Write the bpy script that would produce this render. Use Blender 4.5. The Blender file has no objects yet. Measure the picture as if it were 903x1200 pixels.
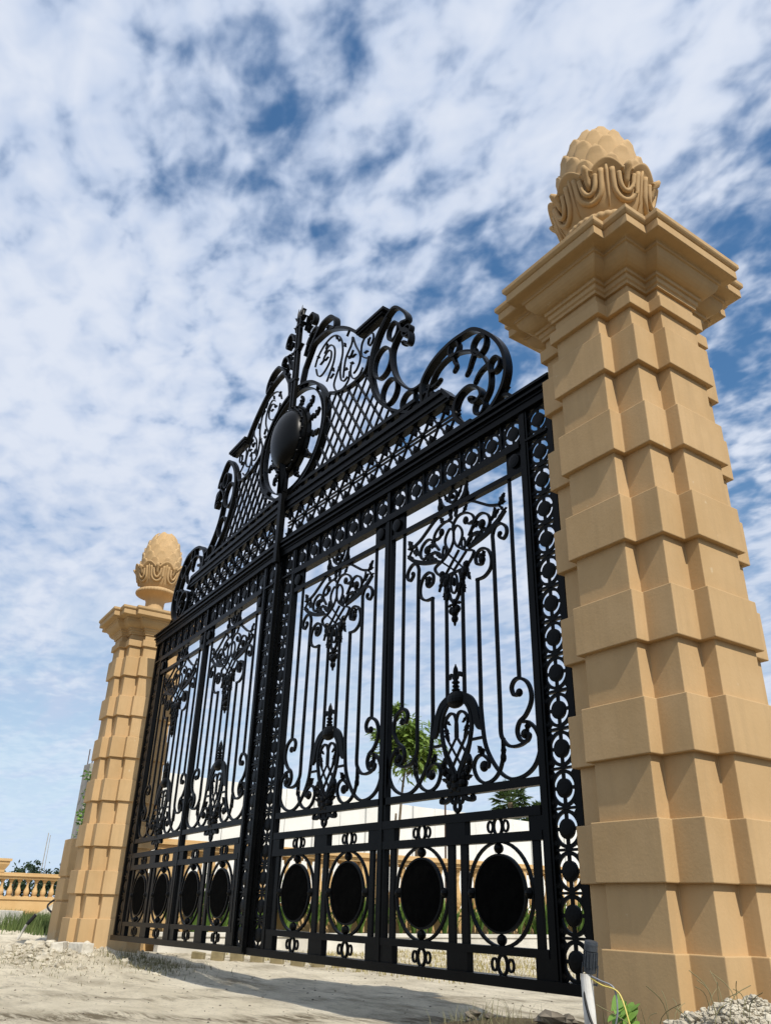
import bpy, math, random
from mathutils import Vector, Matrix, noise
random.seed(11)
PI = math.pi
SC = bpy.context.scene
COL = SC.collection
R = math.radians

# ------------------------------------------------------------------ helpers
class MB:
    """collects shapes and links them as one mesh"""
    dk = 1.0; lk = 1.0
    def __init__(s, dk=1.0, lk=1.0): s.v = []; s.f = []; s.dk = dk; s.lk = lk
    def add(s, vs, fs):
        o = len(s.v); s.v += [tuple(p) for p in vs]; s.f += [tuple(i + o for i in f) for f in fs]
    def box(s, x0, x1, y0, y1, z0, z1):
        x0, x1 = min(x0, x1), max(x0, x1)
        s.add([(x0,y0,z0),(x1,y0,z0),(x1,y1,z0),(x0,y1,z0),(x0,y0,z1),(x1,y0,z1),(x1,y1,z1),(x0,y1,z1)],
              [(3,2,1,0),(4,5,6,7),(0,1,5,4),(1,2,6,5),(2,3,7,6),(3,0,4,7)])
    def strap(s, P, w, d, y=0.0, closed=False):
        """flat bar bent along (x, z) points, w wide in the plane, d deep"""
        n = len(P); d = d*s.dk+random.uniform(0, .003); vs = []; fs = []
        ws = w if isinstance(w, (list, tuple)) else [w]*n
        for i in range(n):
            if closed: a, b = P[i-1], P[(i+1) % n]
            else: a, b = P[max(i-1, 0)], P[min(i+1, n-1)]
            tx, tz = b[0]-a[0], b[1]-a[1]; l = math.hypot(tx, tz) or 1
            nx, nz = -tz/l*ws[i]/2, tx/l*ws[i]/2
            x, z = P[i]
            vs += [(x-nx, y-d/2, z-nz), (x+nx, y-d/2, z+nz), (x+nx, y+d/2, z+nz), (x-nx, y+d/2, z-nz)]
        m = n if closed else n-1
        for i in range(m):
            a, b = 4*i, 4*((i+1) % n)
            for k in range(4):
                fs.append((a+k, a+(k+1) % 4, b+(k+1) % 4, b+k))
        if not closed: fs += [(3,2,1,0), (4*n-4, 4*n-3, 4*n-2, 4*n-1)]
        s.add(vs, fs)
    def ring(s, x, z, rx, rz, w, d, y=0.0, n=28):
        s.strap([(x+rx*math.cos(2*PI*i/n), z+rz*math.sin(2*PI*i/n)) for i in range(n)], w, d, y, True)
    def disc(s, x, z, rx, rz, y0, y1, n=24, dome=0.0):
        vs = []; fs = []
        for yy in (y0, y1):
            vs += [(x+rx*math.cos(2*PI*i/n), yy, z+rz*math.sin(2*PI*i/n)) for i in range(n)]
        for i in range(n):
            j = (i+1) % n; fs.append((i, j, n+j, n+i))
        if dome:
            k = len(vs)
            vs += [(x+rx*.6*math.cos(2*PI*i/n), y0-dome*.75, z+rz*.6*math.sin(2*PI*i/n)) for i in range(n)]
            vs.append((x, y0-dome, z))
            for i in range(n):
                j = (i+1) % n; fs.append((k+i, k+j, j, i)); fs.append((k+n, k+j, k+i))
        else: fs.append(tuple(range(n-1, -1, -1)))
        fs.append(tuple(range(n, 2*n)))
        s.add(vs, fs)
    def ell(s, c, r, n=10, m=7):
        rx, ry, rz = r if isinstance(r, (tuple, list)) else (r, r, r)
        vs = [(c[0], c[1], c[2]+rz)]; fs = []
        for j in range(1, m):
            t = PI*j/m
            vs += [(c[0]+rx*math.sin(t)*math.cos(2*PI*i/n), c[1]+ry*math.sin(t)*math.sin(2*PI*i/n), c[2]+rz*math.cos(t)) for i in range(n)]
        vs.append((c[0], c[1], c[2]-rz)); L = len(vs)-1
        for i in range(n):
            k = (i+1) % n
            fs.append((0, 1+i, 1+k))
            for j in range(m-2): fs.append((1+j*n+i, 1+(j+1)*n+i, 1+(j+1)*n+k, 1+j*n+k))
            fs.append((L, 1+(m-2)*n+k, 1+(m-2)*n+i))
        s.add(vs, fs)
    def leaf(s, x, z, ang, ln, wd, th=.03, y=0.0):
        """small cast leaf with a ridge, lying in the gate plane"""
        ca, sa = math.cos(ang), math.sin(ang); wd *= s.lk; th *= s.dk
        pr = [(0, .12), (.18, .62), (.32, .5), (.5, 1.0), (.66, .6), (.8, .62), (1, .05)]
        vs = []; fs = []
        for t, q in pr:
            for sgn in (-1, 0, 1):
                u, v = t*ln, sgn*q*wd/2
                vs.append((x+ca*u-sa*v, y-(th if sgn == 0 else th*.3), z+sa*u+ca*v))
        k = len(vs)
        vs += [(a, 2*y-b, c) for a, b, c in vs]
        for i in range(len(pr)-1):
            for j in (0, 1):
                a = 3*i+j; fs.append((a, a+1, a+4, a+3)); a += k; fs.append((a+3, a+4, a+1, a))
            a = 3*i; fs.append((a, a+3, a+3+k, a+k)); a = 3*i+2; fs.append((a+k, a+3+k, a+3, a))
        s.add(vs, fs)
    def tube(s, P, r, n=8):
        rs = r if isinstance(r, (list, tuple)) else [r]*len(P)
        P = [Vector(p) for p in P]; vs = []; fs = []
        up = Vector((.31, .23, .92)).normalized()
        for i, p in enumerate(P):
            t = (P[min(i+1, len(P)-1)]-P[max(i-1, 0)]).normalized()
            a = t.cross(up)
            if a.length < .05: a = t.cross(Vector((1, 0, 0)))
            a.normalize(); b = t.cross(a)
            vs += [tuple(p+a*rs[i]*math.cos(2*PI*k/n)+b*rs[i]*math.sin(2*PI*k/n)) for k in range(n)]
        for i in range(len(P)-1):
            for k in range(n):
                j = (k+1) % n; fs.append((i*n+k, i*n+j, (i+1)*n+j, (i+1)*n+k))
        fs.append(tuple(range(n-1, -1, -1))); L = (len(P)-1)*n; fs.append(tuple(range(L, L+n)))
        s.add(vs, fs)
    def lathe(s, prof, n=64, rfun=None, cap=True):
        vs = []; fs = []
        for j, (r, z) in enumerate(prof):
            for i in range(n):
                a = 2*PI*i/n
                rr, zz = rfun(a, j, r, z) if rfun else (r, z)
                vs.append((rr*math.cos(a), rr*math.sin(a), zz))
        for j in range(len(prof)-1):
            for i in range(n):
                k = (i+1) % n; fs.append((j*n+i, j*n+k, (j+1)*n+k, (j+1)*n+i))
        if cap:
            fs.append(tuple(range(n-1, -1, -1))); L = (len(prof)-1)*n; fs.append(tuple(range(L, L+n)))
        s.add(vs, fs)
    def loft(s, plan, prof):
        """plan(o) -> outline, prof = [(o, z)]"""
        vs = []; fs = []; n = len(plan(0))
        for o, z in prof: vs += [(x, y, z) for x, y in plan(o)]
        for j in range(len(prof)-1):
            for i in range(n):
                k = (i+1) % n; fs.append((j*n+i, j*n+k, (j+1)*n+k, (j+1)*n+i))
        fs.append(tuple(range(n-1, -1, -1))); L = (len(prof)-1)*n; fs.append(tuple(range(L, L+n)))
        s.add(vs, fs)
    def mesh(s, name, mirror=False, smooth=False):
        v = [(-a, b, c) for a, b, c in s.v] if mirror else s.v
        f = [tuple(reversed(q)) for q in s.f] if mirror else s.f
        me = bpy.data.meshes.new(name); me.from_pydata(v, [], f); me.update()
        if smooth: me.shade_smooth()
        return me
    def build(s, name, mat, parent=None, loc=(0,0,0), mirror=False, smooth=False, bevel=0):
        return put(name, s.mesh(name, mirror, smooth), mat, parent, loc, bevel)

def put(name, me, mat, parent=None, loc=(0,0,0), bevel=0):
    if mat and not me.materials: me.materials.append(mat)
    o = bpy.data.objects.new(name, me); COL.objects.link(o)
    o.parent = parent; o.location = loc
    if bevel:
        b = o.modifiers.new('bevel', 'BEVEL'); b.width = bevel; b.segments = 2; b.limit_method = 'ANGLE'; b.angle_limit = R(30)
    return o
def empty(name, loc=(0,0,0), rot=(0,0,0)):
    o = bpy.data.objects.new(name, None); COL.objects.link(o); o.location = loc; o.rotation_euler = rot
    o.empty_display_size = .2
    return o
def tag(o, label=None, cat=None, group=None, kind=None):
    if label: o['label'] = label
    if cat: o['category'] = cat
    if group: o['group'] = group
    if kind: o['kind'] = kind
    return o
def copy_tree(o, parent=None):
    c = o.copy(); COL.objects.link(c); c.parent = parent
    for ch in list(o.children): copy_tree(ch, c)
    return c
def cat(P, k=5, closed=False):
    """Catmull-Rom through 2-D points"""
    n = len(P); out = []
    for i in range(n if closed else n-1):
        if closed: a, b, c, d = P[i-1], P[i], P[(i+1) % n], P[(i+2) % n]
        else: a, b, c, d = P[max(i-1,0)], P[i], P[i+1], P[min(i+2,n-1)]
        for j in range(k):
            t = j/k
            out.append(tuple(.5*(2*b[q]+(c[q]-a[q])*t+(2*a[q]-5*b[q]+4*c[q]-d[q])*t*t+(3*b[q]-a[q]-3*c[q]+d[q])*t**3) for q in range(len(b))))
    if not closed: out.append(tuple(P[-1]))
    return out
def mir(P): return [(-x, z) for x, z in P]

# ------------------------------------------------------------------ materials
def newmat(name):
    m = bpy.data.materials.new(name); m.use_nodes = True
    nt = m.node_tree; b = nt.nodes['Principled BSDF']
    return m, nt, b
def nnode(nt, typ, **kw):
    n = nt.nodes.new(typ)
    for k, v in kw.items():
        if k in n.inputs.keys() if hasattr(n, 'inputs') else False: n.inputs[k].default_value = v
        else: setattr(n, k, v)
    return n
def noisy(name, c1, c2, scale=3.0, rough=.8, bump=.15, bscale=40.0, detail=8, spec=.3, c3=None, s3=.6, lo=.35, hi=.65, metal=0.0, bdist=.01):
    m, nt, b = newmat(name); L = nt.links.new
    tc = nnode(nt, 'ShaderNodeTexCoord')
    n1 = nnode(nt, 'ShaderNodeTexNoise'); n1.inputs['Scale'].default_value = scale; n1.inputs['Detail'].default_value = detail; n1.inputs['Roughness'].default_value = .62
    L(tc.outputs['Object'], n1.inputs['Vector'])
    r1 = nnode(nt, 'ShaderNodeValToRGB'); r1.color_ramp.elements[0].position = lo; r1.color_ramp.elements[1].position = hi
    r1.color_ramp.elements[0].color = (*c1, 1); r1.color_ramp.elements[1].color = (*c2, 1)
    L(n1.outputs['Fac'], r1.inputs['Fac']); out = r1.outputs['Color']
    if c3:
        n3 = nnode(nt, 'ShaderNodeTexNoise'); n3.inputs['Scale'].default_value = s3; n3.inputs['Detail'].default_value = 6
        L(tc.outputs['Object'], n3.inputs['Vector'])
        r3 = nnode(nt, 'ShaderNodeValToRGB'); r3.color_ramp.elements[0].position = .48; r3.color_ramp.elements[1].position = .72
        L(n3.outputs['Fac'], r3.inputs['Fac'])
        mx = nnode(nt, 'ShaderNodeMix', data_type='RGBA'); L(r3.outputs['Color'], mx.inputs['Factor'])
        L(out, mx.inputs['A']); mx.inputs['B'].default_value = (*c3, 1); out = mx.outputs['Result']
    L(out, b.inputs['Base Color'])
    b.inputs['Roughness'].default_value = rough; b.inputs['Specular IOR Level'].default_value = spec; b.inputs['Metallic'].default_value = metal
    if bump:
        n2 = nnode(nt, 'ShaderNodeTexNoise'); n2.inputs['Scale'].default_value = bscale; n2.inputs['Detail'].default_value = 6
        L(tc.outputs['Object'], n2.inputs['Vector'])
        bp = nnode(nt, 'ShaderNodeBump'); bp.inputs['Strength'].default_value = bump; bp.inputs['Distance'].default_value = bdist
        L(n2.outputs['Fac'], bp.inputs['Height']); L(bp.outputs['Normal'], b.inputs['Normal'])
    return m

M = {}
M['iron'] = noisy('black_gloss_paint', (.0012,.0014,.0016), (.0028,.0031,.0034), 5, .36, .12, 30, spec=.09, bdist=.004)
M['boss'] = noisy('polished_black_dome', (.0016,.0018,.002), (.003,.0033,.0037), 5, .34, .08, 30, spec=.17, bdist=.003)
M['plate'] = noisy('dusty_black_plate', (.0012,.0012,.0012), (.0030,.0030,.0028), 9, .85, .1, 60, spec=.02)
M['tan'] = noisy('tan_painted_render', (.445,.295,.143), (.515,.352,.184), 1.3, .82, .2, 42, spec=.2, c3=(.47,.318,.158), s3=.35, bdist=.006)
def weather(m):
    nt = m.node_tree; L = nt.links.new; b = nt.nodes['Principled BSDF']; src = b.inputs['Base Color'].links[0].from_socket
    tc = nnode(nt, 'ShaderNodeTexCoord'); mp = nnode(nt, 'ShaderNodeMapping'); mp.inputs['Scale'].default_value = (5, 5, .45); L(tc.outputs['Object'], mp.inputs['Vector'])
    n = nnode(nt, 'ShaderNodeTexNoise'); n.inputs['Scale'].default_value = 1.6; n.inputs['Detail'].default_value = 7; n.inputs['Roughness'].default_value = .65; L(mp.outputs[0], n.inputs['Vector'])
    r = nnode(nt, 'ShaderNodeValToRGB'); r.color_ramp.elements[0].position = .46; r.color_ramp.elements[1].position = .74; r.color_ramp.elements[1].color = (.38,.38,.38,1); L(n.outputs['Fac'], r.inputs['Fac'])
    x = nnode(nt, 'ShaderNodeMix', data_type='RGBA'); L(r.outputs[0], x.inputs['Factor']); L(src, x.inputs['A']); x.inputs['B'].default_value = (.34,.235,.125,1)
    # small chips and filler spots
    v = nnode(nt, 'ShaderNodeTexNoise'); v.inputs['Scale'].default_value = 9; v.inputs['Detail'].default_value = 3; L(tc.outputs['Object'], v.inputs['Vector'])
    r2 = nnode(nt, 'ShaderNodeValToRGB'); r2.color_ramp.elements[0].position = .73; r2.color_ramp.elements[1].position = .76; r2.color_ramp.elements[1].color = (.55,.55,.55,1); L(v.outputs['Fac'], r2.inputs['Fac'])
    y = nnode(nt, 'ShaderNodeMix', data_type='RGBA'); L(r2.outputs[0], y.inputs['Factor']); L(x.outputs['Result'], y.inputs['A']); y.inputs['B'].default_value = (.58,.47,.31,1)
    # mud splash low down, by height above the ground
    sp = nnode(nt, 'ShaderNodeSeparateXYZ'); L(tc.outputs['Object'], sp.inputs[0])
    mr = nnode(nt, 'ShaderNodeMapRange'); mr.inputs['From Min'].default_value = .12; mr.inputs['From Max'].default_value = -.75; L(sp.outputs['Z'], mr.inputs['Value'])
    w = nnode(nt, 'ShaderNodeTexNoise'); w.inputs['Scale'].default_value = 11; w.inputs['Detail'].default_value = 9; w.inputs['Roughness'].default_value = .7; L(tc.outputs['Object'], w.inputs['Vector'])
    ad = nnode(nt, 'ShaderNodeMath', operation='MULTIPLY'); L(mr.outputs[0], ad.inputs[0]); L(w.outputs['Fac'], ad.inputs[1])
    r3 = nnode(nt, 'ShaderNodeValToRGB'); r3.color_ramp.elements[0].position = .25; r3.color_ramp.elements[1].position = .45; r3.color_ramp.elements[1].color = (.7,.7,.7,1); L(ad.outputs[0], r3.inputs['Fac'])
    z = nnode(nt, 'ShaderNodeMix', data_type='RGBA'); L(r3.outputs[0], z.inputs['Factor']); L(y.outputs['Result'], z.inputs['A']); z.inputs['B'].default_value = (.42,.35,.24,1)
    L(z.outputs['Result'], b.inputs['Base Color'])
weather(M['tan'])
M['tan2'] = noisy('tan_render_far', (.49,.315,.14), (.56,.385,.19), 1.2, .85, .2, 20, spec=.2)
M['concrete'] = noisy('raw_concrete', (.26,.25,.23), (.42,.40,.37), 2.5, .9, .4, 18)
M['kerb'] = noisy('pale_concrete', (.50,.48,.42), (.66,.63,.56), 2.0, .9, .3, 20, c3=(.40,.37,.31))
M['white'] = noisy('white_sheet', (.66,.66,.62), (.76,.75,.71), .7, .6, .05, 4, spec=.3)
M['pvc'] = noisy('white_pvc', (.62,.61,.57), (.76,.75,.71), 6, .45, .05, 30, c3=(.45,.40,.32), s3=5)
M['lampgrey'] = noisy('slate_grey_metal', (.028,.034,.042), (.05,.058,.068), 20, .45, .1, 60, spec=.5)
M['cable'] = noisy('black_cable', (.01,.01,.01), (.02,.02,.02), 8, .5, 0)
M['cablegrey'] = noisy('grey_wire', (.20,.21,.24), (.26,.27,.30), 8, .5, 0)
M['cableyel'] = noisy('yellow_wire', (.60,.47,.10), (.72,.60,.18), 8, .5, 0)
M['rebar'] = noisy('rusty_rebar', (.06,.04,.03), (.12,.075,.05), 12, .85, .2, 30)
M['bark'] = noisy('bark', (.10,.075,.05), (.20,.16,.11), 6, .95, .5, 18)
M['brick'] = noisy('dusty_brick', (.20,.165,.09), (.30,.25,.14), 8, .95, .4, 30, c3=(.22,.17,.10), s3=2.5)
M['stone'] = noisy('limestone_rubble', (.50,.47,.40), (.70,.66,.57), 6, .95, .6, 14, c3=(.34,.30,.23), s3=2.0, bdist=.03)
M['limedirt'] = noisy('lime_dirt', (.40,.36,.28), (.58,.53,.42), 7, .97, .7, 18, c3=(.30,.26,.19), s3=2.5, bdist=.03)
M['soil'] = noisy('soil_lump', (.10,.085,.065), (.20,.17,.13), 5, 1, .6, 14, bdist=.03)
M['post'] = noisy('brown_post', (.10,.07,.045), (.16,.12,.08), 6, .9, .3, 20)

def leafmat(name, a, b, rough=.5, trans=.25):
    m, nt, bs = newmat(name); L = nt.links.new
    gi = nnode(nt, 'ShaderNodeNewGeometry'); oi = nnode(nt, 'ShaderNodeObjectInfo')
    ad = nnode(nt, 'ShaderNodeMath', operation='ADD'); L(gi.outputs['Random Per Island'], ad.inputs[0]); L(oi.outputs['Random'], ad.inputs[1])
    fr = nnode(nt, 'ShaderNodeMath', operation='FRACT'); L(ad.outputs[0], fr.inputs[0])
    rp = nnode(nt, 'ShaderNodeValToRGB'); rp.color_ramp.elements[0].color = (*a, 1); rp.color_ramp.elements[1].color = (*b, 1)
    L(fr.outputs[0], rp.inputs['Fac']); L(rp.outputs['Color'], bs.inputs['Base Color'])
    bs.inputs['Roughness'].default_value = rough; bs.inputs['Specular IOR Level'].default_value = .35
    tr = nnode(nt, 'ShaderNodeBsdfTranslucent'); L(rp.outputs['Color'], tr.inputs['Color'])
    mx = nnode(nt, 'ShaderNodeMixShader'); mx.inputs['Fac'].default_value = trans
    L(bs.outputs[0], mx.inputs[1]); L(tr.outputs[0], mx.inputs[2]); L(mx.outputs[0], nt.nodes['Material Output'].inputs['Surface'])
    return m
M['leaf'] = leafmat('mango_leaf', (.10,.18,.03), (.27,.37,.09), .45, .4)
M['strapleaf'] = leafmat('strap_leaf', (.05,.11,.02), (.17,.28,.05))
M['palmleaf'] = leafmat('palm_leaf', (.03,.07,.02), (.09,.13,.04))
M['darkleaf'] = leafmat('far_leaf', (.015,.035,.018), (.035,.06,.025), .8, .1)
M['vine'] = leafmat('vine_leaf', (.07,.16,.02), (.16,.30,.05))
M['grass'] = leafmat('green_grass', (.06,.10,.025), (.15,.19,.06), .8)
M['drygrass'] = leafmat('dry_grass', (.30,.25,.10), (.46,.39,.19), .9, .15)
M['weed'] = leafmat('dusty_weed', (.13,.13,.06), (.26,.23,.12), .9, .15)
M['heart'] = leafmat('heart_leaf', (.16,.30,.05), (.24,.40,.09), .45, .3)

def ground_mat():
    m, nt, b = newmat('sandy_track'); L = nt.links.new
    tc = nnode(nt, 'ShaderNodeTexCoord')
    def nz(scale, det=8, vec=None, rough=.6):
        n = nnode(nt, 'ShaderNodeTexNoise'); n.inputs['Scale'].default_value = scale; n.inputs['Detail'].default_value = det; n.inputs['Roughness'].default_value = rough
        L(vec or tc.outputs['Object'], n.inputs['Vector']); return n.outputs['Fac']
    def ramp(f, p0, p1, c0, c1):
        r = nnode(nt, 'ShaderNodeValToRGB'); r.color_ramp.elements[0].position = p0; r.color_ramp.elements[1].position = p1
        r.color_ramp.elements[0].color = (*c0, 1); r.color_ramp.elements[1].color = (*c1, 1); L(f, r.inputs['Fac']); return r.outputs['Color']
    def mix(f, a, b_):
        x = nnode(nt, 'ShaderNodeMix', data_type='RGBA'); L(f, x.inputs['Factor']); L(a, x.inputs['A'])
        if isinstance(b_, tuple): x.inputs['B'].default_value = (*b_, 1)
        else: L(b_, x.inputs['B'])
        return x.outputs['Result']
    base = ramp(nz(1.3), .3, .7, (.62,.55,.41), (.80,.72,.56))
    mp = nnode(nt, 'ShaderNodeMapping'); mp.inputs['Rotation'].default_value = (0,0,R(-22)); mp.inputs['Scale'].default_value = (.5, 1.5, 1)
    L(tc.outputs['Object'], mp.inputs['Vector'])
    streak = ramp(nz(1.0, 10, mp.outputs[0], .72), .47, .62, (0,0,0), (1,1,1))
    big = ramp(nz(.30, 4), .40, .62, (.22,.22,.22), (.95,.95,.95))
    mu = nnode(nt, 'ShaderNodeMath', operation='MULTIPLY'); L(streak, mu.inputs[0]); L(big, mu.inputs[1])
    c = mix(mu.outputs[0], base, (.27,.225,.155))
    mp2 = nnode(nt, 'ShaderNodeMapping'); mp2.inputs['Rotation'].default_value = (0,0,R(-22)); mp2.inputs['Scale'].default_value = (1.2, 3.5, 1)
    L(tc.outputs['Object'], mp2.inputs['Vector'])
    fs2 = ramp(nz(1.6, 9, mp2.outputs[0], .7), .53, .66, (0,0,0), (.75,.75,.75))
    mu2 = nnode(nt, 'ShaderNodeMath', operation='MULTIPLY'); L(fs2, mu2.inputs[0]); L(big, mu2.inputs[1])
    c = mix(mu2.outputs[0], c, (.20,.165,.115))
    peb = ramp(nz(22, 5), .58, .68, (0,0,0), (.6,.6,.6))
    c = mix(peb, c, (.30,.26,.20))
    # beyond the pale sand: brown soil, mostly unseen, added dark to cut bounce light
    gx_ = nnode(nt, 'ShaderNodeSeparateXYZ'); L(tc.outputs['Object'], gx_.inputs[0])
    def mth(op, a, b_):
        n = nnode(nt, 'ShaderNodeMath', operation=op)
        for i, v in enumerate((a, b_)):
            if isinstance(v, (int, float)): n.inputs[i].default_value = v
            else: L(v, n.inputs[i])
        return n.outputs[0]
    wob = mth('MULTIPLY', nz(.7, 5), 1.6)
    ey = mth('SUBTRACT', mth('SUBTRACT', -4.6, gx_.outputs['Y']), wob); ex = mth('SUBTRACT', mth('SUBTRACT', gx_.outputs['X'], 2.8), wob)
    # churned damp soil left by wheels crossing the sand
    dl = mth('SUBTRACT', mth('MULTIPLY', gx_.outputs['X'], .906), mth('MULTIPLY', gx_.outputs['Y'], .4226))
    mp3 = nnode(nt, 'ShaderNodeMapping'); mp3.inputs['Rotation'].default_value = (0,0,R(-65)); mp3.inputs['Scale'].default_value = (.9, 5.5, 1); L(tc.outputs['Object'], mp3.inputs['Vector'])
    tn = nz(1.5, 10, mp3.outputs[0], .74)
    for pos, wd, k in ((-2.72, .55, 1.0), (-4.75, .35, .5)):
        g_ = mth('SUBTRACT', 1.0, mth('DIVIDE', mth('ABSOLUTE', mth('SUBTRACT', dl, pos), 0.0), wd))
        f_ = mth('MULTIPLY', mth('MAXIMUM', g_, 0.0), mth('MULTIPLY', ramp(tn, .44, .58, (0,0,0), (1,1,1)), 1.5*k))
        f2 = nnode(nt, 'ShaderNodeClamp'); L(f_, f2.inputs[0])
        c = mix(f2.outputs[0], c, (.20,.165,.11))
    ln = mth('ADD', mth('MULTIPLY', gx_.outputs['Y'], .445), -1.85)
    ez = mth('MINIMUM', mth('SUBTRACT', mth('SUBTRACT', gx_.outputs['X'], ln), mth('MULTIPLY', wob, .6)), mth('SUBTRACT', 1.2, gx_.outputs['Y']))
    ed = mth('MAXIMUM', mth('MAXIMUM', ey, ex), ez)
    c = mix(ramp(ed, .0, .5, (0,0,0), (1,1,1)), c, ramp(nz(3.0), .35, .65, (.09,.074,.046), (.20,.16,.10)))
    L(c, b.inputs['Base Color']); b.inputs['Roughness'].default_value = .95; b.inputs['Specular IOR Level'].default_value = .1
    bp = nnode(nt, 'ShaderNodeBump'); bp.inputs['Strength'].default_value = .9; bp.inputs['Distance'].default_value = .08
    L(nz(9, 12, None, .78), bp.inputs['Height']); L(bp.outputs[0], b.inputs['Normal'])
    return m
M['ground'] = ground_mat()
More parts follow.
